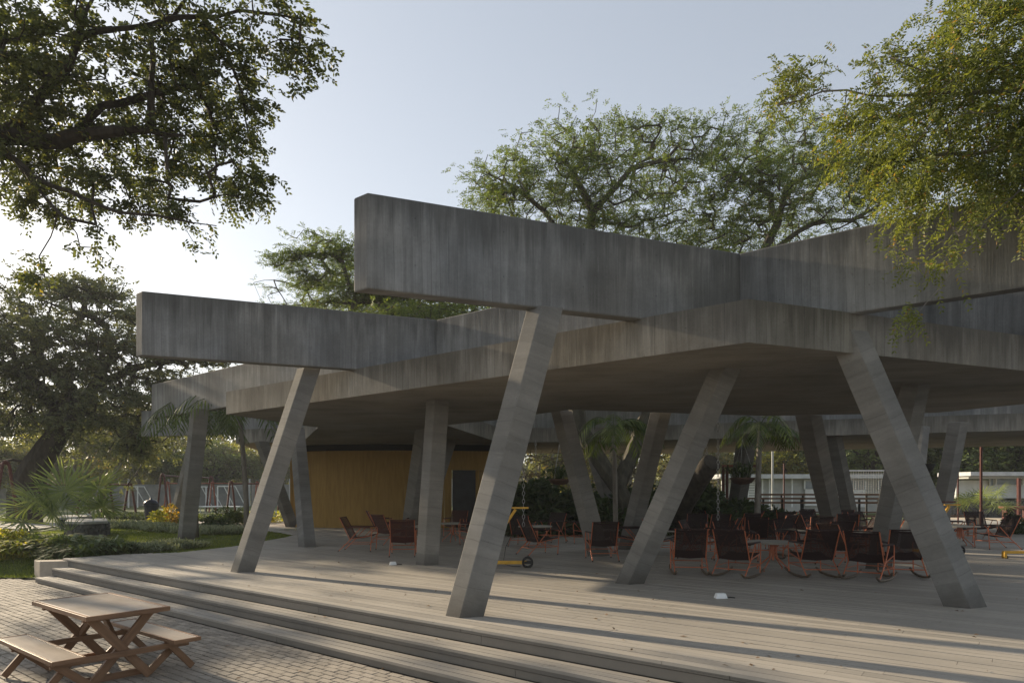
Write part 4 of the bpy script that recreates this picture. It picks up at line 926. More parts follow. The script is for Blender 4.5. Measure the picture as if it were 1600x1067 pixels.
# the sawn off limb leaning up from the courtyard tree and hanging baskets
p0 = G(1050, 832, 0); q0 = P(1112, 722, 20.5); lg = thing('leaning_trunk', 'thick dark sawn off trunk leaning up to the right behind the courtyard shrubs', 'trunk', tuple(p0)); mb = MB()
pts = [p0, P(1068, 785, 22), P(1092, 748, 21.2), q0]; mb.tube(pts, [.42, .36, .33, .30], 12); mb.build('bark', M['bark_dark'], lg, smooth=True)
mb = MB(); dd = (q0 - pts[2]).normalized(); mb.tube([q0, q0 + dd * .02], [.28, .27], 12); mb.build('cut_face', M['bark_dark'], lg)
def chain(mb, x, y, z0, z1, r=.022, st=.06):
    z = z1; k = 0
    while z > z0:
        a = Vector((1, 0, 0)) if k % 2 else Vector((0, 1, 0)); pts = [Vector((x, y, z - st * .5)) + a * (r * math.cos(q)) + Vector((0, 0, 1)) * (st * .62 * math.sin(q)) for q in [i * math.pi / 3 for i in range(7)]]
        mb.tube(pts, .006, 3, cap=False); z -= st; k += 1
def basket(label, u, v, d, r, seed):
    c = P(u, v, d); t = thing('hanging_basket', label, 'hanging plant', tuple(c), 0, 'fern baskets hung from the roof'); mb = MB()
    mb.lathe((0, 0, 0), [(r*.25, -r*.55), (r*.7, -r*.42), (r*.92, -.05), (r, 0), (r*.8, 0), (r*.6, -.04)], 14); mb.build('bowl', M['terracotta'], t, local=True, smooth=True)
    mb = strap_clump('f', 110, 0, r * .9, r * 2.2, .016, None, seed, 0, .9); mb.build('fern', M['lf_dark'], t, local=True)
    for k in range(3):
        a = k * 2.09; mb = MB(); mb.tube([(r * math.cos(a), r * math.sin(a), 0), (0, 0, r * 3)], .005, 3); mb.build('wire', M['chain'], t, local=True)
    mb = MB(); mb.tube([(0, 0, r*3), (0, 0, 3.41 - c.z)], .005, 3); mb.build('wire', M['chain'], t, local=True)
basket('hanging fern basket beside the dark trunked courtyard palm', 1160, 746, 22.0, .42, 1)
basket('smaller dark hanging basket left of the V shaped columns', 874, 748, 20.0, .34, 2)
for (u, d, z0, lab) in ((1122, 15.4, .75, 'pale rain chain hanging beside the slanting centre column down among the chairs'), (818, 15.5, .75, 'rain chain hanging just right of the nearest column'), (1104, 24.5, 2.2, 'short far rain chain behind the slanting centre column'), (837, 25, 1.2, 'far rain chain beyond the courtyard left of the V columns')):
    mb = MB(); p = P(u, 765, d); chain(mb, p.x, p.y, z0, 3.4, .03 if d < 20 else .035, .09); o = mb.build('rain_chain', M['chain']); tag(o, lab, 'chain', 'rain chains hanging from the roof')
# ------------------------------------------------------------------ picnic table
pt = thing('picnic_table', 'brown wooden picnic table with crossed legs and two attached benches on the paved plaza', 'picnic table', (-4.48, 7.23, -.43), math.atan2(NN.y, NN.x))
def pbox(name, c, size, mat, bev=.006):
    mb = MB(); mb.box(c, size); return mb.build(name, M[mat], pt, local=True, bevel=bev)
pbox('tabletop', (0, 0, .728), (.70, 1.46, .034), 'woodtop', .004)
for s in (-1, 1):
    pbox('edge_strip', (0, s * .7505, .724), (.80, .040, .048), 'wood', .004); pbox('edge_strip', (s * .3765, 0, .7245), (.045, 1.455, .046), 'wood', .004)
    pbox('bench_seat', (s * .56, 0, .362), (.24, 1.60, .030), 'woodtop', .004)
    for e in (-1, 1): pbox('edge_strip', (s * .56, e * .812, .361), (.29, .026, .042), 'wood', .003)
    pbox('edge_strip', (s * .693, 0, .3605), (.026, 1.59, .041), 'wood', .003); pbox('edge_strip', (s * .427, 0, .3605), (.026, 1.59, .041), 'wood', .003)
def pbar(name, a, b, w_, h, up=(0, 1, 0)):
    mb = MB(); mb.beam(a, b, w_, h, up); return mb.build(name, M['wood'], pt, local=True, bevel=.004)
for e in (-1, 1):
    y = e * .56
    for s in (-1, 1):
        pbar('leg', (-s * .27, y + .022 * s, .02), (s * .30, y + .022 * s, .70), .088, .040)
        pbar('leg', (s * .29, y + .066 * s, .02), (s * .66, y + .066 * s, .345), .075, .036)
        pbar('leg', (s * .72, y - .030, .02), (s * .44, y - .030, .345), .070, .034)
    pbar('crossbar', (-.66, y - .066, .30), (.66, y - .066, .30), .060, .036)
    pbar('crossbar', (-.30, y + .11, .045), (.30, y + .11, .045), .070, .036)
    pbar('crossbar', (-.36, y, .682), (.36, y, .682), .044, .05)
pbar('brace', (0, -.52, .34), (0, -.02, .69), .040, .06); pbar('brace', (0, .52, .34), (0, .02, .69), .040, .06)

# ------------------------------------------------------------------ lounge chairs and tables
def woven(name, pts, halfw, mat, parent, n=30, r=.008, sag=.02):
    """cords stretched between two side rails that follow the profile pts (y,z)"""
    L = [0]
    for i in range(len(pts) - 1): L.append(L[-1] + math.hypot(pts[i+1][0] - pts[i][0], pts[i+1][1] - pts[i][1]))
    mb = MB()
    for k in range(n):
        s = L[-1] * (k + .5) / n; i = max(j for j in range(len(L) - 1) if L[j] <= s); f = (s - L[i]) / (L[i+1] - L[i])
        y = pts[i][0] + (pts[i+1][0] - pts[i][0]) * f; z = pts[i][1] + (pts[i+1][1] - pts[i][1]) * f
        mb.tube([(-halfw, y, z), (0, y, z - sag), (halfw, y, z)], r, 4, cap=False)
    for s in (-1, 1):
        mb.tube([(s * halfw, p[0], p[1]) for p in pts], .013, 5)
    return mb.build(name, mat, parent, local=True)
def chair(label, loc, rocking, weave, cat_='chair'):
    t = thing('rocking_chair' if rocking else 'lounge_chair', label, cat_, loc)
    cop = M['copper']; HW = .29
    back = [(-.16, .33), (-.27, .56), (-.40, .80), (-.43, .84)]; seat = [(.36, .41), (.10, .345), (-.17, .325)]
    woven('backrest', back, HW - .02, weave, t, 30, .0074, .012); woven('seat', seat, HW - .02, weave, t, 26, .0074, .02)
    b0 = .045 if rocking else .0
    for s in (-1, 1):
        x = s * HW
        mb = MB(); mb.tube([(x, .35, b0 + .01), (x, .39, .56), (x, .36, .595), (x, .30, .60)], .011, 6)
        mb.tube([(x, .10, .60), (x, -.16, .30), (x, -.46, b0 + .01)], .011, 6); mb.build('leg', cop, t, local=True)
        mb = MB(); mb.tube([(x, .34, .20), (x, -.26, .20)], .008, 5); mb.tube([(x * .97, .38, .40), (x * .97, -.18, .31), (x * .97, -.44, .85)], .011, 6); mb.build('side_frame', cop, t, local=True)
        mb = MB(); mb.tube([(x, .34, .605), (x, -.30, .615)], .017, 6); mb.build('armrest', weave, t, local=True)
        if rocking:
            mb = MB(); mb.tube([(x, .55, .095), (x, .35, .035), (x, .05, .022), (x, -.25, .028), (x, -.48, .055), (x, -.62, .115)], .021, 6); mb.build('rocker', M['runner'], t, local=True)
        else:
            for yy in (.35, -.46):
                mb = MB(); mb.tube([(x, yy, 0), (x, yy, .03)], .015, 6); mb.build('foot', M['rubber'], t, local=True)
    mb = MB(); mb.tube([(-HW, .34, .21), (HW, .34, .21)], .009, 5); mb.build('stretcher', cop, t, local=True)
    mb = MB(); mb.tube([(-HW, -.33, .16 if rocking else .17), (HW, -.33, .16 if rocking else .17)], .009, 5); mb.build('stretcher', cop, t, local=True)
    mb = MB(); mb.tube([(-HW, -.425, .85), (HW, -.425, .85)], .013, 6); mb.build('top_rail', weave, t, local=True)
    return t
def face(deg): return math.radians(deg)       # 0: faces away from the camera (+Y); 90: faces left
CG = 'black cord lounge chairs around the round tables'; RG = 'black cord rocking chairs around the near round table'; MG = 'maroon lounge chairs near the yellow room'
rock = None; lng = None; red = None
def put(kind, u, v, deg, label):
    global rock, lng, red
    p = G(u, v); p.z = 0; a = math.radians(deg)
    if kind == 'r':
        if rock is None: rock = chair(label, p, True, M['weave']); rock.rotation_euler = (0, 0, a); rock['group'] = RG; return
        dup(rock, p, a, label, RG)
    elif kind == 'l':
        if lng is None: lng = chair(label, p, False, M['weave']); lng.rotation_euler = (0, 0, a); lng['group'] = CG; return
        dup(lng, p, a, label, CG)
    else:
        if red is None: red = chair(label, p, False, M['red_weave']); red.rotation_euler = (0, 0, a); red['group'] = MG; return
        dup(red, p, a, label, MG)
put('r', 1076, 896, -8, 'leftmost rocking chair of the near group, seen from behind beside the slanting centre column')
put('r', 1152, 900, -38, 'rocking chair seen from behind, left of the near round table')
put('r', 1270, 900, -2, 'rocking chair seen from behind, right of the near round table')
put('r', 1358, 905, -44, 'rocking chair with slanting copper arms left of the right hand chair of the row')
put('r', 1408, 900, -16, 'rightmost rocking chair of the near row beside the large leaning column')
put('r', 1196, 872, 172, 'rocking chair on the far side of the near round table, left one, facing the camera')
put('r', 1243, 868, 196, 'rocking chair on the far side of the near round table, right one, facing the camera')
put('l', 1318, 882, -70, 'black lounge chair in side view between the rocking chairs, facing right')
put('l', 1096, 872, -120, 'black lounge chair behind the leftmost rocking chair')
put('l', 1088, 850, 160, 'black lounge chair at the pale table behind the leftmost rocking chair, facing the camera')
put('l', 1128, 862, 60, 'black lounge chair behind the left rocking chairs, facing left')
put('l', 1165, 845, 10, 'black lounge chair below the fern basket, seen from behind')
put('l', 1232, 842, -30, 'black lounge chair with a slanting arm in the middle distance below the far columns')
put('l', 1283, 860, 150, 'black lounge chair behind the right rocking chair of the round table')
put('l', 1288, 842, 40, 'black lounge chair near the foot of the pair of far columns')
put('l', 1322, 848, -20, 'black lounge chair before the foot of the far column pair, seen from behind')
put('l', 1345, 862, 90, 'black lounge chair just left of the inner right column')
put('l', 1106, 835, -60, 'far black lounge chair at the edge of the courtyard shrubs')
put('l', 940, 874, 4, 'black lounge chair seen squarely from behind, left of the slanting centre column')
put('l', 842, 866, -62, 'black lounge chair seen from behind at an angle, right of the yellow hoop stand')
put('l', 818, 852, -20, 'black lounge chair partly hidden by the yellow hoop stand')
put('l', 985, 862, 75, 'black lounge chair half hidden behind the slanting centre column')
put('l', 860, 846, 140, 'black lounge chair in front of the courtyard shrubs, facing the camera')
put('m', 562, 860, -92, 'leftmost maroon lounge chair in side view, facing right')
put('m', 630, 867, 6, 'maroon lounge chair seen from behind, next to the vertical column')
put('m', 608, 850, -40, 'maroon lounge chair between the other chairs left of the vertical column')
put('m', 594, 838, -70, 'farthest maroon lounge chair left of the vertical column')
put('m', 712, 838, 165, 'maroon lounge chair facing the camera in front of the dark doorway')
put('m', 738, 850, 95, 'maroon lounge chair beside the nearest leaning column, facing left')
put('l', 1556, 857, 88, 'lounge chair with sunlit copper back in side view facing left near the right edge')
put('l', 1492, 846, -100, 'dark lounge chair half hidden behind the large leaning column on the right')
put('l', 1180, 858, -15, 'black lounge chair directly behind the near round table')
put('l', 1216, 852, 35, 'black lounge chair second behind the near round table, turned left')
put('l', 1262, 850, -75, 'black lounge chair turned right before the foot of the far column pair')
put('l', 1118, 848, 5, 'black lounge chair seen from behind near the hanging rain chain')
put('l', 1142, 838, 175, 'black lounge chair facing the camera beneath the fern basket')
put('l', 1196, 833, -10, 'small far black lounge chair at the foot of the dark palm trunk')
put('l', 1250, 832, 120, 'small far black lounge chair below the timber railing')
put('l', 1310, 834, 15, 'small far black lounge chair right of the far column pair')
put('l', 1352, 842, -165, 'black lounge chair facing the camera left of the inner right column')
put('l', 908, 848, 110, 'black lounge chair on the far side of the table before the V columns')
put('l', 1532, 842, 170, 'far black lounge chair behind the table at the right')
put('l', 1034, 866, -95, 'black lounge chair in side view behind the foot of the slanting centre column')
put('l', 1300, 872, 5, 'black lounge chair seen from behind between the right rocking chairs')
put('l', 1150, 876, 200, 'black lounge chair facing the camera left of the near round table')
put('l', 1380, 866, 60, 'black lounge chair at the foot of the inner right column, turned left')
put('l', 1272, 838, 185, 'far black lounge chair facing the camera before the timber railing')
put('l', 1170, 838, 80, 'far black lounge chair turned left in front of the dark palm trunk')
put('m', 652, 838, 178, 'maroon lounge chair behind the vertical column facing the camera')
def rtable(label, u, v, r=.47, h=.56):
    p = G(u, v); p.z = 0; t = thing('round_table', label, 'table', p, R.uniform(0, 2), 'round pale tables among the chairs'); mb = MB()
    mb.lathe((0, 0, h), [(r - .012, -.032), (r, -.026), (r, -.004), (r - .006, 0)], 40); mb.build('table_top', M['tabletop'], t, local=True)
    for k in range(4):
        a = k * math.pi / 2; c, s = math.cos(a), math.sin(a); mb = MB()
        mb.tube([(c * .05, s * .05, h - .04), (c * .08, s * .08, .26), (c * .24, s * .24, .12), (c * .33, s * .33, .05), (c * .33, s * .33, 0)], .012, 6); mb.build('leg', M['copper'], t, local=True)
    mb = MB(); mb.tube([(0, 0, h - .03), (0, 0, .2)], .018, 8); mb.build('post', M['copper'], t, local=True); return t
T0 = rtable('round pale table between the near rocking chairs', 1208, 891)
def tput(u, v, label, sc=1.0):
    p = G(u, v); p.z = 0; dup(T0, p, R.uniform(0, 2), label, None, sc)
tput(1072, 865, 'round pale table edge behind the leftmost rocking chair')
tput(1240, 862, 'round table farther back in line with the near round table')
tput(1328, 866, 'round table half hidden behind the right rocking chairs')
tput(938, 862, 'round pale table behind the chair seen squarely from behind')
tput(836, 853, 'round table behind the angled chair beside the yellow hoop stand')
tput(660, 852, 'round table behind the vertical column at the maroon chairs')
tput(708, 846, 'round table just right of the vertical column')
tput(1500, 853, 'round table emerging from behind the large leaning column on the right')
st = thing('side_stand', 'small open wooden stand by the lawn just right of the large leaning column', 'stand', G(1498, 838)); mb = MB(); mb.box((0, 0, .70), (.9, .4, .04)); mb.build('top', M['wood'], st, local=True, bevel=.004)
for a in (-.42, .42):
    for b in (-.17, .17): mb = MB(); mb.box((a, b, .34), (.04, .04, .68)); mb.build('leg', M['wood'], st, local=True)
mb = MB(); mb.box((0, -.17, .5), (.8, .03, .04)); mb.build('rail', M['wood'], st, local=True)

# portable basketball hoop stands
def hoop(label, loc, rz, board=True):
    t = thing('hoop_stand', label, 'basketball hoop', loc, rz, 'yellow portable hoop stands'); Y = M['yellow_steel']
    mb = MB(); mb.beam((-.5, 0, .10), (.42, 0, .10), .07, .07); mb.beam((-.45, -.35, .08), (-.45, .35, .08), .06, .06); mb.build('base', Y, t, local=True, bevel=.005)
    mb = MB(); mb.beam((-.30, 0, .12), (-.30, 0, .55), .06, .06); mb.build('post', Y, t, local=True, bevel=.005)
    mb = MB(); mb.beam((-.30, 0, .40), (.20, 0, 1.16), .055, .055); mb.build('arm', Y, t, local=True, bevel=.005)
    mb = MB(); mb.beam((.08, 0, 1.19), (.46, 0, 1.19), .05, .035); mb.build('head_bar', Y, t, local=True, bevel=.004)
    for yy in (-.05, .05):
        mb = MB(); c = Vector((.44, yy, .10)); n = 18; ring = [c + Vector((.095 * math.cos(k * 2 * math.pi / n), 0, .095 * math.sin(k * 2 * math.pi / n))) for k in range(n + 1)]
        mb.tube(ring, .022, 6, cap=False); mb.beam(c - Vector((.07, 0, 0)), c + Vector((.07, 0, 0)), .02, .05); mb.build('wheel', M['rubber'], t, local=True)
    mb = MB(); mb.tube([(.1, .05, 1.15), (.2, .06, .8), (.0, .06, .4), (-.05, .08, .06), (.15, .1, .01), (.3, .05, .012)], .006, 4); mb.build('cable', M['rubber'], t, local=True)
    return t
h0 = hoop('yellow wheeled hoop stand with a slanting arm, standing behind the nearest column', G(790, 886), 0)
h1 = hoop('yellow hoop stand with a tall post and ball basket behind the large leaning column', G(1470, 866), 0)
mb = MB(); mb.beam((-.30, 0, .4), (-.34, 0, 2.0), .07, .07); mb.build('tall_post', M['yellow_steel'], h1, local=True); mb = MB(); mb.lathe((-.36, 0, 1.95), [(.08, 0), (.16, .10), (.2, .2), (.2, .22)], 14); mb.build('basket', M['rubber'], h1, local=True)
mb = MB(); mb.beam((-.2, 0, 1.26), (.35, 0, 1.26), .03, .03); mb.build('crossbar', M['red_steel'], h1, local=True)
hb = thing('yellow_stand', 'yellow steel stand bar on a small castor cut off by the right edge', 'stand', G(1590, 872)); mb = MB(); mb.beam((-.32, 0, .14), (1.2, 0, .14), .08, .06); mb.build('bar', M['yellow_steel'], hb, local=True, bevel=.005); mb = MB(); mb.beam((-.30, 0, .01), (-.30, 0, .14), .09, .06); mb.build('bracket', M['yellow_steel'], hb, local=True); mb = MB(); mb.lathe((-.25, 0, 0), [(.03, 0), (.04, .03), (.03, .06)], 10); mb.build('castor', M['rubber'], hb, local=True)
# small floor boxes and spilled lights
def floorbox(u, v, label, s=.1):
    p = G(u, v); mb = MB(); z = .0
    a = [Vector(q) for q in ((-s, -s*.7, z), (s, -s*.7, z), (s, s*.7, z), (-s, s*.7, z), (-s*.75, -s*.45, z + s*.85), (s*.75, -s*.45, z + s*.85), (s*.75, s*.45, z + s*.85), (-s*.75, s*.45, z + s*.85))]
    t = thing('floor_box', label, 'floor socket', p, R.uniform(-.3, .3), 'white floor sockets on the deck'); mb.hexa(a); mb.build('housing', M['white_paint'], t, local=True, bevel=.006)
    mb = MB(); mb.tube([(s, 0, .01), (s * 1.6, .03, .008), (s * 2.4, -.02, .008)], .008, 4); mb.build('cable', M['rubber'], t, local=True)
floorbox(1126, 934, 'white floor socket box on the shaded deck in front of the rocking chairs', .085); floorbox(614, 882, 'small white floor socket box on the deck left of the vertical column', .075)
mb = MB(); mb.tube([(0, 0, .0), (.25, .05, .01), (.5, -.03, .008), (.8, .05, .008), (1.2, 0, .008)], .006, 4)
# dry leaves
v = []
for k in range(130):
    u = R.uniform(120, 1600); y = R.uniform(874, 1066); p = G(u, y); D = p.dot(NN)
    if R.random() < .55 and u < 900: p = G(R.uniform(180, 700), R.uniform(864, 960)); D = Vector((p.x, p.y, 0)).dot(NN)
    D = Vector((p.x, p.y, 0)).dot(NN)
    if D < PD3: z = -.425
    elif D < PD2: z = -.328
    elif D < PD1: z = -.168
    else: z = .002
    a = R.uniform(0, 6.28); l = R.uniform(.015, .042); w_ = l * R.uniform(.25, .5); e = Vector((math.cos(a), math.sin(a), 0)); s = Vector((-e.y, e.x, 0)); c = Vector((p.x, p.y, z + .004)); h = R.uniform(.004, .02)
    v += [tuple(c - e * l), tuple(c + s * w_ + Vector((0, 0, h))), tuple(c + e * l + Vector((0, 0, h * .5))), tuple(c - s * w_ + Vector((0, 0, h * .3)))]
npmesh('fallen_leaves', np.array(v), 4, M['lf_dry'], kind='stuff')
for (u, vv, s, lab) in ((447, 1003, .035, 'small pale pebble lying against the bottom step, left of its twin'), (455, 1004.5, .022, 'smaller pale pebble beside the other at the bottom step')):
    p = G(u, vv, -.43); mb = MB(); mb.lathe((p.x, p.y, -.43), [(s * .6, 0), (s, s * .4), (s * .8, s * .9), (s * .3, s * 1.15)], 9); o = mb.build('pebble', M['wallblock'], smooth=True); tag(o, lab, 'pebble')

# ------------------------------------------------------------------ garden furniture and playing field on the left
def gabion(label, pts, h, loc):
    t = thing('stone_bench', label, 'bench', loc, 0, 'stone benches in the garden')
    mb = MB(); lo = [Vector(p) for p in pts]
    mb.prism([(p[0], p[1]) for p in pts], -.1, h - .09); mb.build('core', M['gabion'], t)
    stones = MB(); n = len(pts)
    for i in range(n):
        a = Vector((pts[i][0], pts[i][1], 0)); b = Vector((pts[(i+1) % n][0], pts[(i+1) % n][1], 0)); l = (b - a).length; k = 0
        for r_ in range(3):
            s = 0
            while s < l:
                q = a.lerp(b, min(1, (s + .06) / l)); w_ = R.uniform(.06, .10); stones.box((q.x + R.uniform(-.01, .01), q.y, .05 + r_ * (h - .12) / 3 + .03), (w_ * 1.5, .11, (h - .12) / 3 * .8), R.uniform(0, 3)); s += R.uniform(.13, .2)
    so = stones.build('stones', M['gabion'], t); so['kind'] = 'stuff'
    c = Vector((sum(p[0] for p in pts) / n, sum(p[1] for p in pts) / n, 0)); mb = MB(); mb.prism([(c.x + (p[0] - c.x) * 1.05, c.y + (p[1] - c.y) * 1.08) for p in pts], h - .088, h); mb.build('seat_slab', M['benchtop'], t, bevel=.01)
def gpt(u, d): return ((u - 800) / F * d, d)
gabion('near curved stone bench with a pale slab top on the lawn behind the fan palm', [gpt(104, 22.4), gpt(132, 22.0), gpt(168, 22.6), gpt(166, 24.6), gpt(138, 24.3), gpt(108, 24.4)], .50, (gpt(135, 23)[0], 23, -.06))
gabion('second curved stone bench just behind the near stone bench', [gpt(95, 26.0), gpt(120, 26.2), gpt(142, 27.6), gpt(140, 30), gpt(118, 28.4), gpt(97, 28)], .48, (gpt(118, 27)[0], 27, -.06))
x, y = gpt(236, 40.0); b = thing('litter_bin', 'navy plastic litter bin with a domed lid in the planting left of the croton', 'litter bin', (gpt(236, 34)[0], 34, -.06)); mb = MB(); mb.lathe((0, 0, 0), [(.25, 0), (.33, .74), (.36, .74), (.38, .80), (.37, .84)], 18); mb.build('bin', M['bin'], b, local=True, smooth=False); mb = MB(); mb.lathe((0, 0, .841), [(.36, 0), (.33, .12), (.24, .22), (.10, .28), (.05, .29), (.05, .35), (.02, .37)], 18); mb.build('lid', M['bin'], b, local=True, smooth=True)
def swing(label, u0, u1, d, h, mats, seats=2, r=.06, tilt=0.0, spread=.55, mids=()):
    a = Vector((*gpt(u0, d), 0)); c = Vector((*gpt(u1, d + tilt), 0)); t = thing('swing_set', label, 'swing set', (a.x, a.y, -.06), 0, 'red steel swing frames on the playground'); ax = (c - a).normalized(); pe = Vector((-ax.y, ax.x, 0)); pe = (pe * .75 + ax * .35).normalized()
    mb = MB(); mb.tube([a + Vector((0, 0, h)), c + Vector((0, 0, h))], r * .8, 8); mb.build('top_bar', mats, t)
    for p in [a, c] + [a.lerp(c, m) for m in mids]:
        for s in (-1, 1):
            mb = MB(); mb.tube([p + pe * spread * s + Vector((0, 0, -.1)), p + pe * spread * s * .28 + Vector((0, 0, h - .10)), p + pe * s * .08 + Vector((0, 0, h + .08)), p + Vector((0, 0, h + .12))], r, 8); mb.build('leg', mats, t)
    for k in range(seats):
        f = (k + .7) / (seats + .4); p = a.lerp(c, f)
        for s in (-.2, .2): mb = MB(); mb.tube([p + ax * s + Vector((0, 0, h)), p + ax * s + Vector((0, 0, .5))], .008, 3); mb.build('chain', M['chain'], t)
        mb = MB(); mb.box(p + Vector((0, 0, .49)), (.46, .16, .03), math.atan2(ax.y, ax.x)); mb.build('seat', M['rubber'], t)
swing('large dark red swing frame cut off by the left edge', -70, 9, 31, 2.75, M['red_steel'], 1, .075)
swing('long red swing frame with paired legs behind the fan palm and stone benches', 70, 203, 39, 1.85, M['red_steel'], 2, .065, mids=(.45, .74), spread=.42)
swing('taller red swing frame at the litter bin, left of the pavilion column', 254, 330, 41, 2.42, M['red_steel'], 1, .06, tilt=8, spread=.5)
swing('faded light red swing frame seen between the column and the leaning column', 262, 402, 47, 2.0, M['red_light'], 2, .05, mids=(.5,), spread=.3)
swing('red swing frame right of the feather palm, behind the leaning column', 361, 440, 38, 1.9, M['red_steel'], 1, .055, spread=.35)
def goal(label, u0, u1, d, h=1.9, dep=1.4):
    a = Vector((*gpt(u0, d), -.06)); c = Vector((*gpt(u1, d), -.06)); t = thing('football_goal', label, 'goal', a, 0, 'white football goals on the field'); Z = Vector((0, 0, h)); B = Vector((.9, dep, 0))
    for q in ([a, a + Z], [c, c + Z]): mb = MB(); mb.tube(q, .055, 6); mb.build('post', M['white_paint'], t)
    mb = MB(); mb.tube([a + Z, c + Z], .055, 6); mb.build('crossbar', M['white_paint'], t)
    for q in (a, c): mb = MB(); mb.tube([q + Z, q + Z + B * .35, q + B], .04, 5); mb.build('stay', M['white_paint'], t)
goal('white football goal left of the navy litter bin', 201, 215, 60); goal('white football goal seen between the column and the red swing legs', 340, 358, 56); goal('farther white football goal just right of the left pavilion column', 306, 322, 64)
mb = MB(); mb.box((*gpt(186, 70), 1.2), (.12, .12, 2.6)); o = mb.build('white_post', M['white_paint']); tag(o, 'thin white post standing in the field between two swing legs', 'post')
def bench_flat(label, u, d, w_, mat, h=.45, dep=.6, legs=4, name='field_table', cat='table'):
    x, y = gpt(u, d); t = thing(name, label, cat, (x, y, -.06)); mb = MB(); mb.box((0, 0, h), (w_, dep, .07)); mb.build('top', M[mat], t, local=True, bevel=.01)
    for k in range(legs):
        for s in (-1, 1): mb = MB(); mb.box((-w_ / 2 + .1 + k * (w_ - .2) / (legs - 1), s * dep * .38, h / 2 - .02), (.05, .05, h)); mb.build('leg', M[mat], t, local=True)
bench_flat('long white topped table on the grass beyond the feather palm', 345, 44, 2.6, 'white_paint', .5, .9); bench_flat('low tan bench right of the left pavilion column', 328, 38, 1.6, 'wallblock', .25, .5, name='low_bench', cat='bench')
# perimeter wall of concrete block panels with posts
pw = thing('perimeter_wall', 'long grey block wall with thin posts closing the playing field on the left', 'wall', (-30, 66, -.06))
for k in range(16):
    x0 = -62 + k * 4.0; vwall(x0 + .06, 66 + k * .02, x0 + 3.94, 66 + k * .02, -.2, 2.1, M['blockwall'], 'panel', pw, .16); mb = MB(); mb.box((x0, 65.95, 1.2), (.14, .14, 2.9)); mb.build('post', M['pale_wall'], pw)
mb = MB()
for z in (2.35, 2.55): mb.tube([(-62, 66, z), (2, 66.3, z)], .012, 3)
mb.build('wire', M['chain'], pw)
# paths
sheet('garden_path', [gpt(150, 42), gpt(215, 42), gpt(262, 44), gpt(262, 47), gpt(150, 47)], -.035, M['pathc'])
sheet('field_path', [gpt(-60, 27), gpt(60, 27), gpt(96, 29.5), gpt(96, 32), gpt(-60, 31)], -.03, M['pathc'])

# ------------------------------------------------------------------ right background
rl = thing('long_rail', 'long low timber and steel railing crossing behind the far columns', 'railing', (*gpt(1240, 27), 0)); y0 = 27.0
xa, xb = gpt(1104, y0)[0], gpt(1420, y0)[0]
for z, hh in ((1.20, .07), (1.02, .05), (.66, .05), (.50, .09)): mb = MB(); mb.beam((xa, y0, z), (xb, y0 - .6, z), .09, hh); mb.build('rail', M['wood'], rl)
for k in range(12):
    f = k / 11; mb = MB(); mb.box((xa + (xb - xa) * f, y0 - .6 * f + .0, .60), (.07, .06, 1.15)); mb.build('post', M['rubber'], rl)
r2 = thing('long_rail', 'second timber railing just beyond the first, behind the far columns', 'railing', (*gpt(1240, 29.5), 0)); y0 = 29.5; xa, xb = gpt(1188, y0)[0], gpt(1420, y0)[0]
for z, hh in ((1.34, .08), (1.0, .05)): mb = MB(); mb.beam((xa, y0, z), (xb, y0, z), .10, hh); mb.build('rail', M['wood'], r2)
for k in range(8): mb = MB(); mb.box((xa + (xb - xa) * k / 7, y0, .65), (.07, .06, 1.3)); mb.build('post', M['rubber'], r2)
# pale building with white windows
pb = thing('pale_building', 'low pale grey building with white framed windows beyond the timber railing', 'building', (*gpt(1250, 46), 0)); y0 = 46
def bx(name, u0, u1, v0, v1, d, mat, parent, th=.1, off=0.0, bevel=0):
    xa, xb = gpt(u0, d)[0], gpt(u1, d)[0]; za = EYE - (v0 - HOR) / F * d; zb = EYE - (v1 - HOR) / F * d
    mb = MB(); mb.box(((xa + xb) / 2, d + off + th / 2, (za + zb) / 2), (xb - xa, th, abs(za - zb))); return mb.build(name, M[mat], parent, bevel=bevel)
bx('wall', 1128, 1420, 748, 802, 46, 'pale_wall', pb, .2)
bx('roof', 1120, 1425, 741, 747.6, 46, 'roofw', pb, 4.0, -.8)
def window(u0, u1, v0, v1, d, parent, n=2, lower='white_wall', slats=False):
    w_ = bx('window', u0, u1, v0, v1, d, 'glass' if not slats else 'pale_wall', parent, .05, -.06)
    def wb(a, b, c, e): 
        o = bx('frame', a, b, c, e, d, 'white_paint', None, .09, -.12); o.parent = w_; o.location = Vector(o.location) - w_.location - parent.location; o['label'] = 'x'; del o['label']; return o
    t = (u1 - u0) * .05
    wb(u0 - t, u0 + .3, v0 - 1, v1 + 1); wb(u1 - .3, u1 + t, v0 - 1, v1 + 1); wb(u0, u1, v0 - 1.2, v0 - .1)
    for k in range(1, n): c = u0 + (u1 - u0) * k / n; wb(c - .6, c + .6, v0, v1)
    if slats:
        for k in range(9): v = v0 + (v1 - v0) * (k + .5) / 9; o = bx('slat', u0 + .4, u1 - .4, v - .8, v + .6, d, 'white_paint', None, .04, -.105); o.parent = w_; o.location = Vector(o.location) - w_.location - parent.location
window(1158, 1179, 754, 790, 45.9, pb, 2, slats=True); window(1257, 1290, 751, 763, 45.9, pb, 2); window(1320, 1350, 751, 764, 45.9, pb, 2); window(1372, 1400, 751, 764, 45.9, pb, 2)
bx('panel', 1258, 1292, 764, 790, 45.85, 'white_wall', pb, .06, -.03); bx('panel', 1316, 1352, 765, 792, 45.85, 'white_wall', pb, .06, -.03)
for u in (1190, 1201, 1222, 1236): bx('post', u - .8, u + .8, 748, 792, 45.9, 'white_paint', pb, .08, -.2)
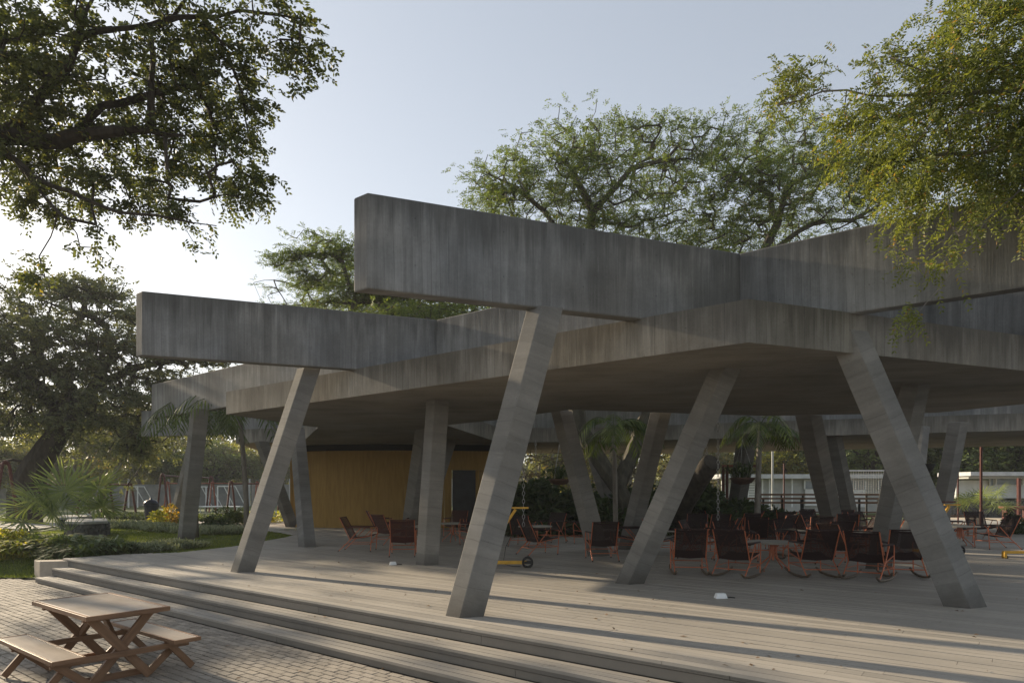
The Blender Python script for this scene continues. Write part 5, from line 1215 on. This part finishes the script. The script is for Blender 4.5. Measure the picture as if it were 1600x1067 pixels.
# volleyball net
nt_ = thing('sports_net', 'white square mesh net stretched behind the far columns', 'net', (*gpt(1350, 34), 0)); mb = MB(); d = 34.0
for k in range(11): v = 735 + 36 * k / 10; mb.tube([P(1322, v, d), P(1350, v + 1, d), P(1420, v, d)], .011, 3, cap=False)
for k in range(26): u = 1322 + 98 * k / 25; mb.tube([P(u, 735, d), P(u, 771, d)], .009, 3, cap=False)
mb.build('mesh', M['net'], nt_); mb = MB(); mb.beam(P(1322, 735, d), P(1420, 735, d), .03, .07); mb.build('top_band', M['white_paint'], nt_)
for u in (1321, 1421): mb = MB(); mb.tube([P(u, 730, d), (gpt(u, d)[0], d, -.1)], .05, 6); mb.build('post', M['chain'], nt_)
# white building on the far right
wbd = thing('white_building', 'white block building with a flat pale roof band and wide windows at the right edge', 'building', (*gpt(1600, 40), 0))
bx('wall', 1494, 1760, 750, 778, 40, 'white_wall', wbd, .2); bx('roof_band', 1488, 1765, 738, 744, 40, 'roofw', wbd, 3.0, -1.6); bx('shade_beam', 1492, 1760, 744.3, 748, 40, 'pale_wall', wbd, 2.0, -1.2)
window(1555, 1588, 747.5, 756.5, 39.9, wbd, 1); window(1598, 1640, 747.5, 756.5, 39.9, wbd, 2); window(1545, 1551, 748, 758, 39.9, wbd, 1)
sw = thing('stone_wall', 'low dark stone wall below the white building at the right', 'wall', (*gpt(1600, 38.5), -.06)); mb = MB(); xa, xb = gpt(1484, 38.5)[0], gpt(1700, 38.5)[0]; mb.box(((xa + xb) / 2, 38.6, .42), (xb - xa, .35, 1.0)); mb.build('core', M['gabion'], sw); mb = MB()
for k in range(420): mb.box((R.uniform(xa, xb), 38.42, R.uniform(.0, .88)), (R.uniform(.12, .3), .08, R.uniform(.08, .18)), R.uniform(-.2, .2))
o = mb.build('stones', M['gabion'], sw); o['kind'] = 'stuff'
def rpost(label, u, v0, d, r=.06, lamp=False, mat='red_steel'):
    t = thing('red_post', label, 'post', (*gpt(u, d), -.06)); z1 = EYE - (v0 - HOR) / F * d; mb = MB(); mb.tube([(0, 0, -.1), (0, 0, z1)], r, 8); mb.build('shaft', M[mat], t, local=True)
    if lamp:
        zz = EYE - (679 - HOR) / F * d; mb = MB(); mb.box((-.30, -.05, zz), (.34, .12, .42), M=Matrix.Rotation(.25, 3, 'Y') @ Matrix.Rotation(.3, 3, 'Z')); mb.build('floodlight', M['benchtop'], t, local=True, bevel=.02); mb = MB(); mb.beam((-.2, 0, zz - .12), (0, 0, zz - .06), .05, .05); mb.build('bracket', M['rubber'], t, local=True)
rpost('tall slim red pole carrying a grey floodlight, right of the far right column', 1533, 640, 29, .055, True)
rpost('dark red post in front of the white building at the right edge', 1592, 745, 37, .10); rpost('thin dark red post beside the far right column', 1497, 735, 31, .035); rpost('thin red pole beyond the timber railing right of the courtyard palm', 1225, 722, 33, .04); rpost('pale grey pole rising behind the timber railing', 1207, 695, 40, .07, mat='pale_wall')
rg_ = thing('portal_frame', 'dark red steel portal frame beyond the courtyard behind the fern basket', 'frame', (*gpt(1160, 27), 0)); mb = MB(); d = 27
for (u0, v0, u1, v1) in ((1130, 728, 1130, 800), (1136, 728, 1136, 800), (1183, 728, 1183, 790)): mb = MB(); mb.tube([P(u0, v0, d), P(u1, v1 + 10, d)], .06, 6); mb.build('post', M['red_steel'], rg_)
mb = MB(); mb.beam(P(1128, 728, d), P(1186, 728, d), .09, .10); mb.build('lintel', M['red_light'], rg_)
rb_ = thing('red_bench', 'faded red bench with stout legs on the lawn at the right edge', 'bench', (*gpt(1610, 31), -.06)); mb = MB(); mb.box((0, 0, .80), (2.7, .5, .12)); mb.build('seat', M['red_light'], rb_, local=True, bevel=.02)
for x in (-1.15, -.85, -.2, .1, .8, 1.1): mb = MB(); mb.box((x, 0, .37), (.14, .3, .74)); mb.build('leg', M['red_steel'], rb_, local=True)
sheet('sand_path', [gpt(1480, 34), gpt(1760, 34), gpt(1760, 38), gpt(1480, 38)], -.03, simple('sand', (.42, .35, .26), (.55, .47, .36), 3, .95))
sheet('concrete_path', [gpt(1470, 36.05), gpt(1800, 29), gpt(1900, 27), gpt(1900, 24), gpt(1500, 30.5), gpt(1460, 33)], -.024, M['pathc'])

# ------------------------------------------------------------------ haze
hm, t_, o_ = newmat('haze_air'); vp = N(t_, 'ShaderNodeVolumePrincipled'); vp.inputs['Color'].default_value = (.90, .92, .95, 1); vp.inputs['Density'].default_value = 0.0008; vp.inputs['Anisotropy'].default_value = .1; L(t_, vp.outputs[0], o_.inputs['Volume'])
mb = MB(); mb.box((0, 60, 9.6), (420, 330, 22.4)); hz_ = mb.build('haze', hm); tag(hz_, kind='stuff')
import OpenImageIO as oiio,sys,numpy as np
b=oiio.ImageBuf('/workdir/render_main.png'); a=b.get_pixels(oiio.FLOAT); W=a.shape[1]/1600
pts={'beamA':(700,380),'beamAr':(1100,430),'spineR':(1300,420),'beamB':(400,520),'slabfront':(1000,520),'slabR':(1450,540),'soffit':(1000,590),'deckshade':(1100,930),'deckshadeR':(1300,960),'decksun':(900,960),'decksun2':(1400,1030),'decksun3':(600,920),'col1r':(790,700),'col1l':(745,850),'col3':(1400,700),'skytop':(800,50),'skyR':(1100,100),'skyL':(500,250),'skyleft':(80,380),'paver':(420,1050),'lawn':(330,850),'yellow':(560,750),'yellowlow':(540,790),'spine2':(750,510),'riser':(500,1030)}
for k,(x,y) in pts.items():
    x=int(x*W);y=int(y*W);r=max(2,int(6*W)); p=a[y-r:y+r,x-r:x+r,:3].mean((0,1))*255; print(k,[int(v) for v in p])
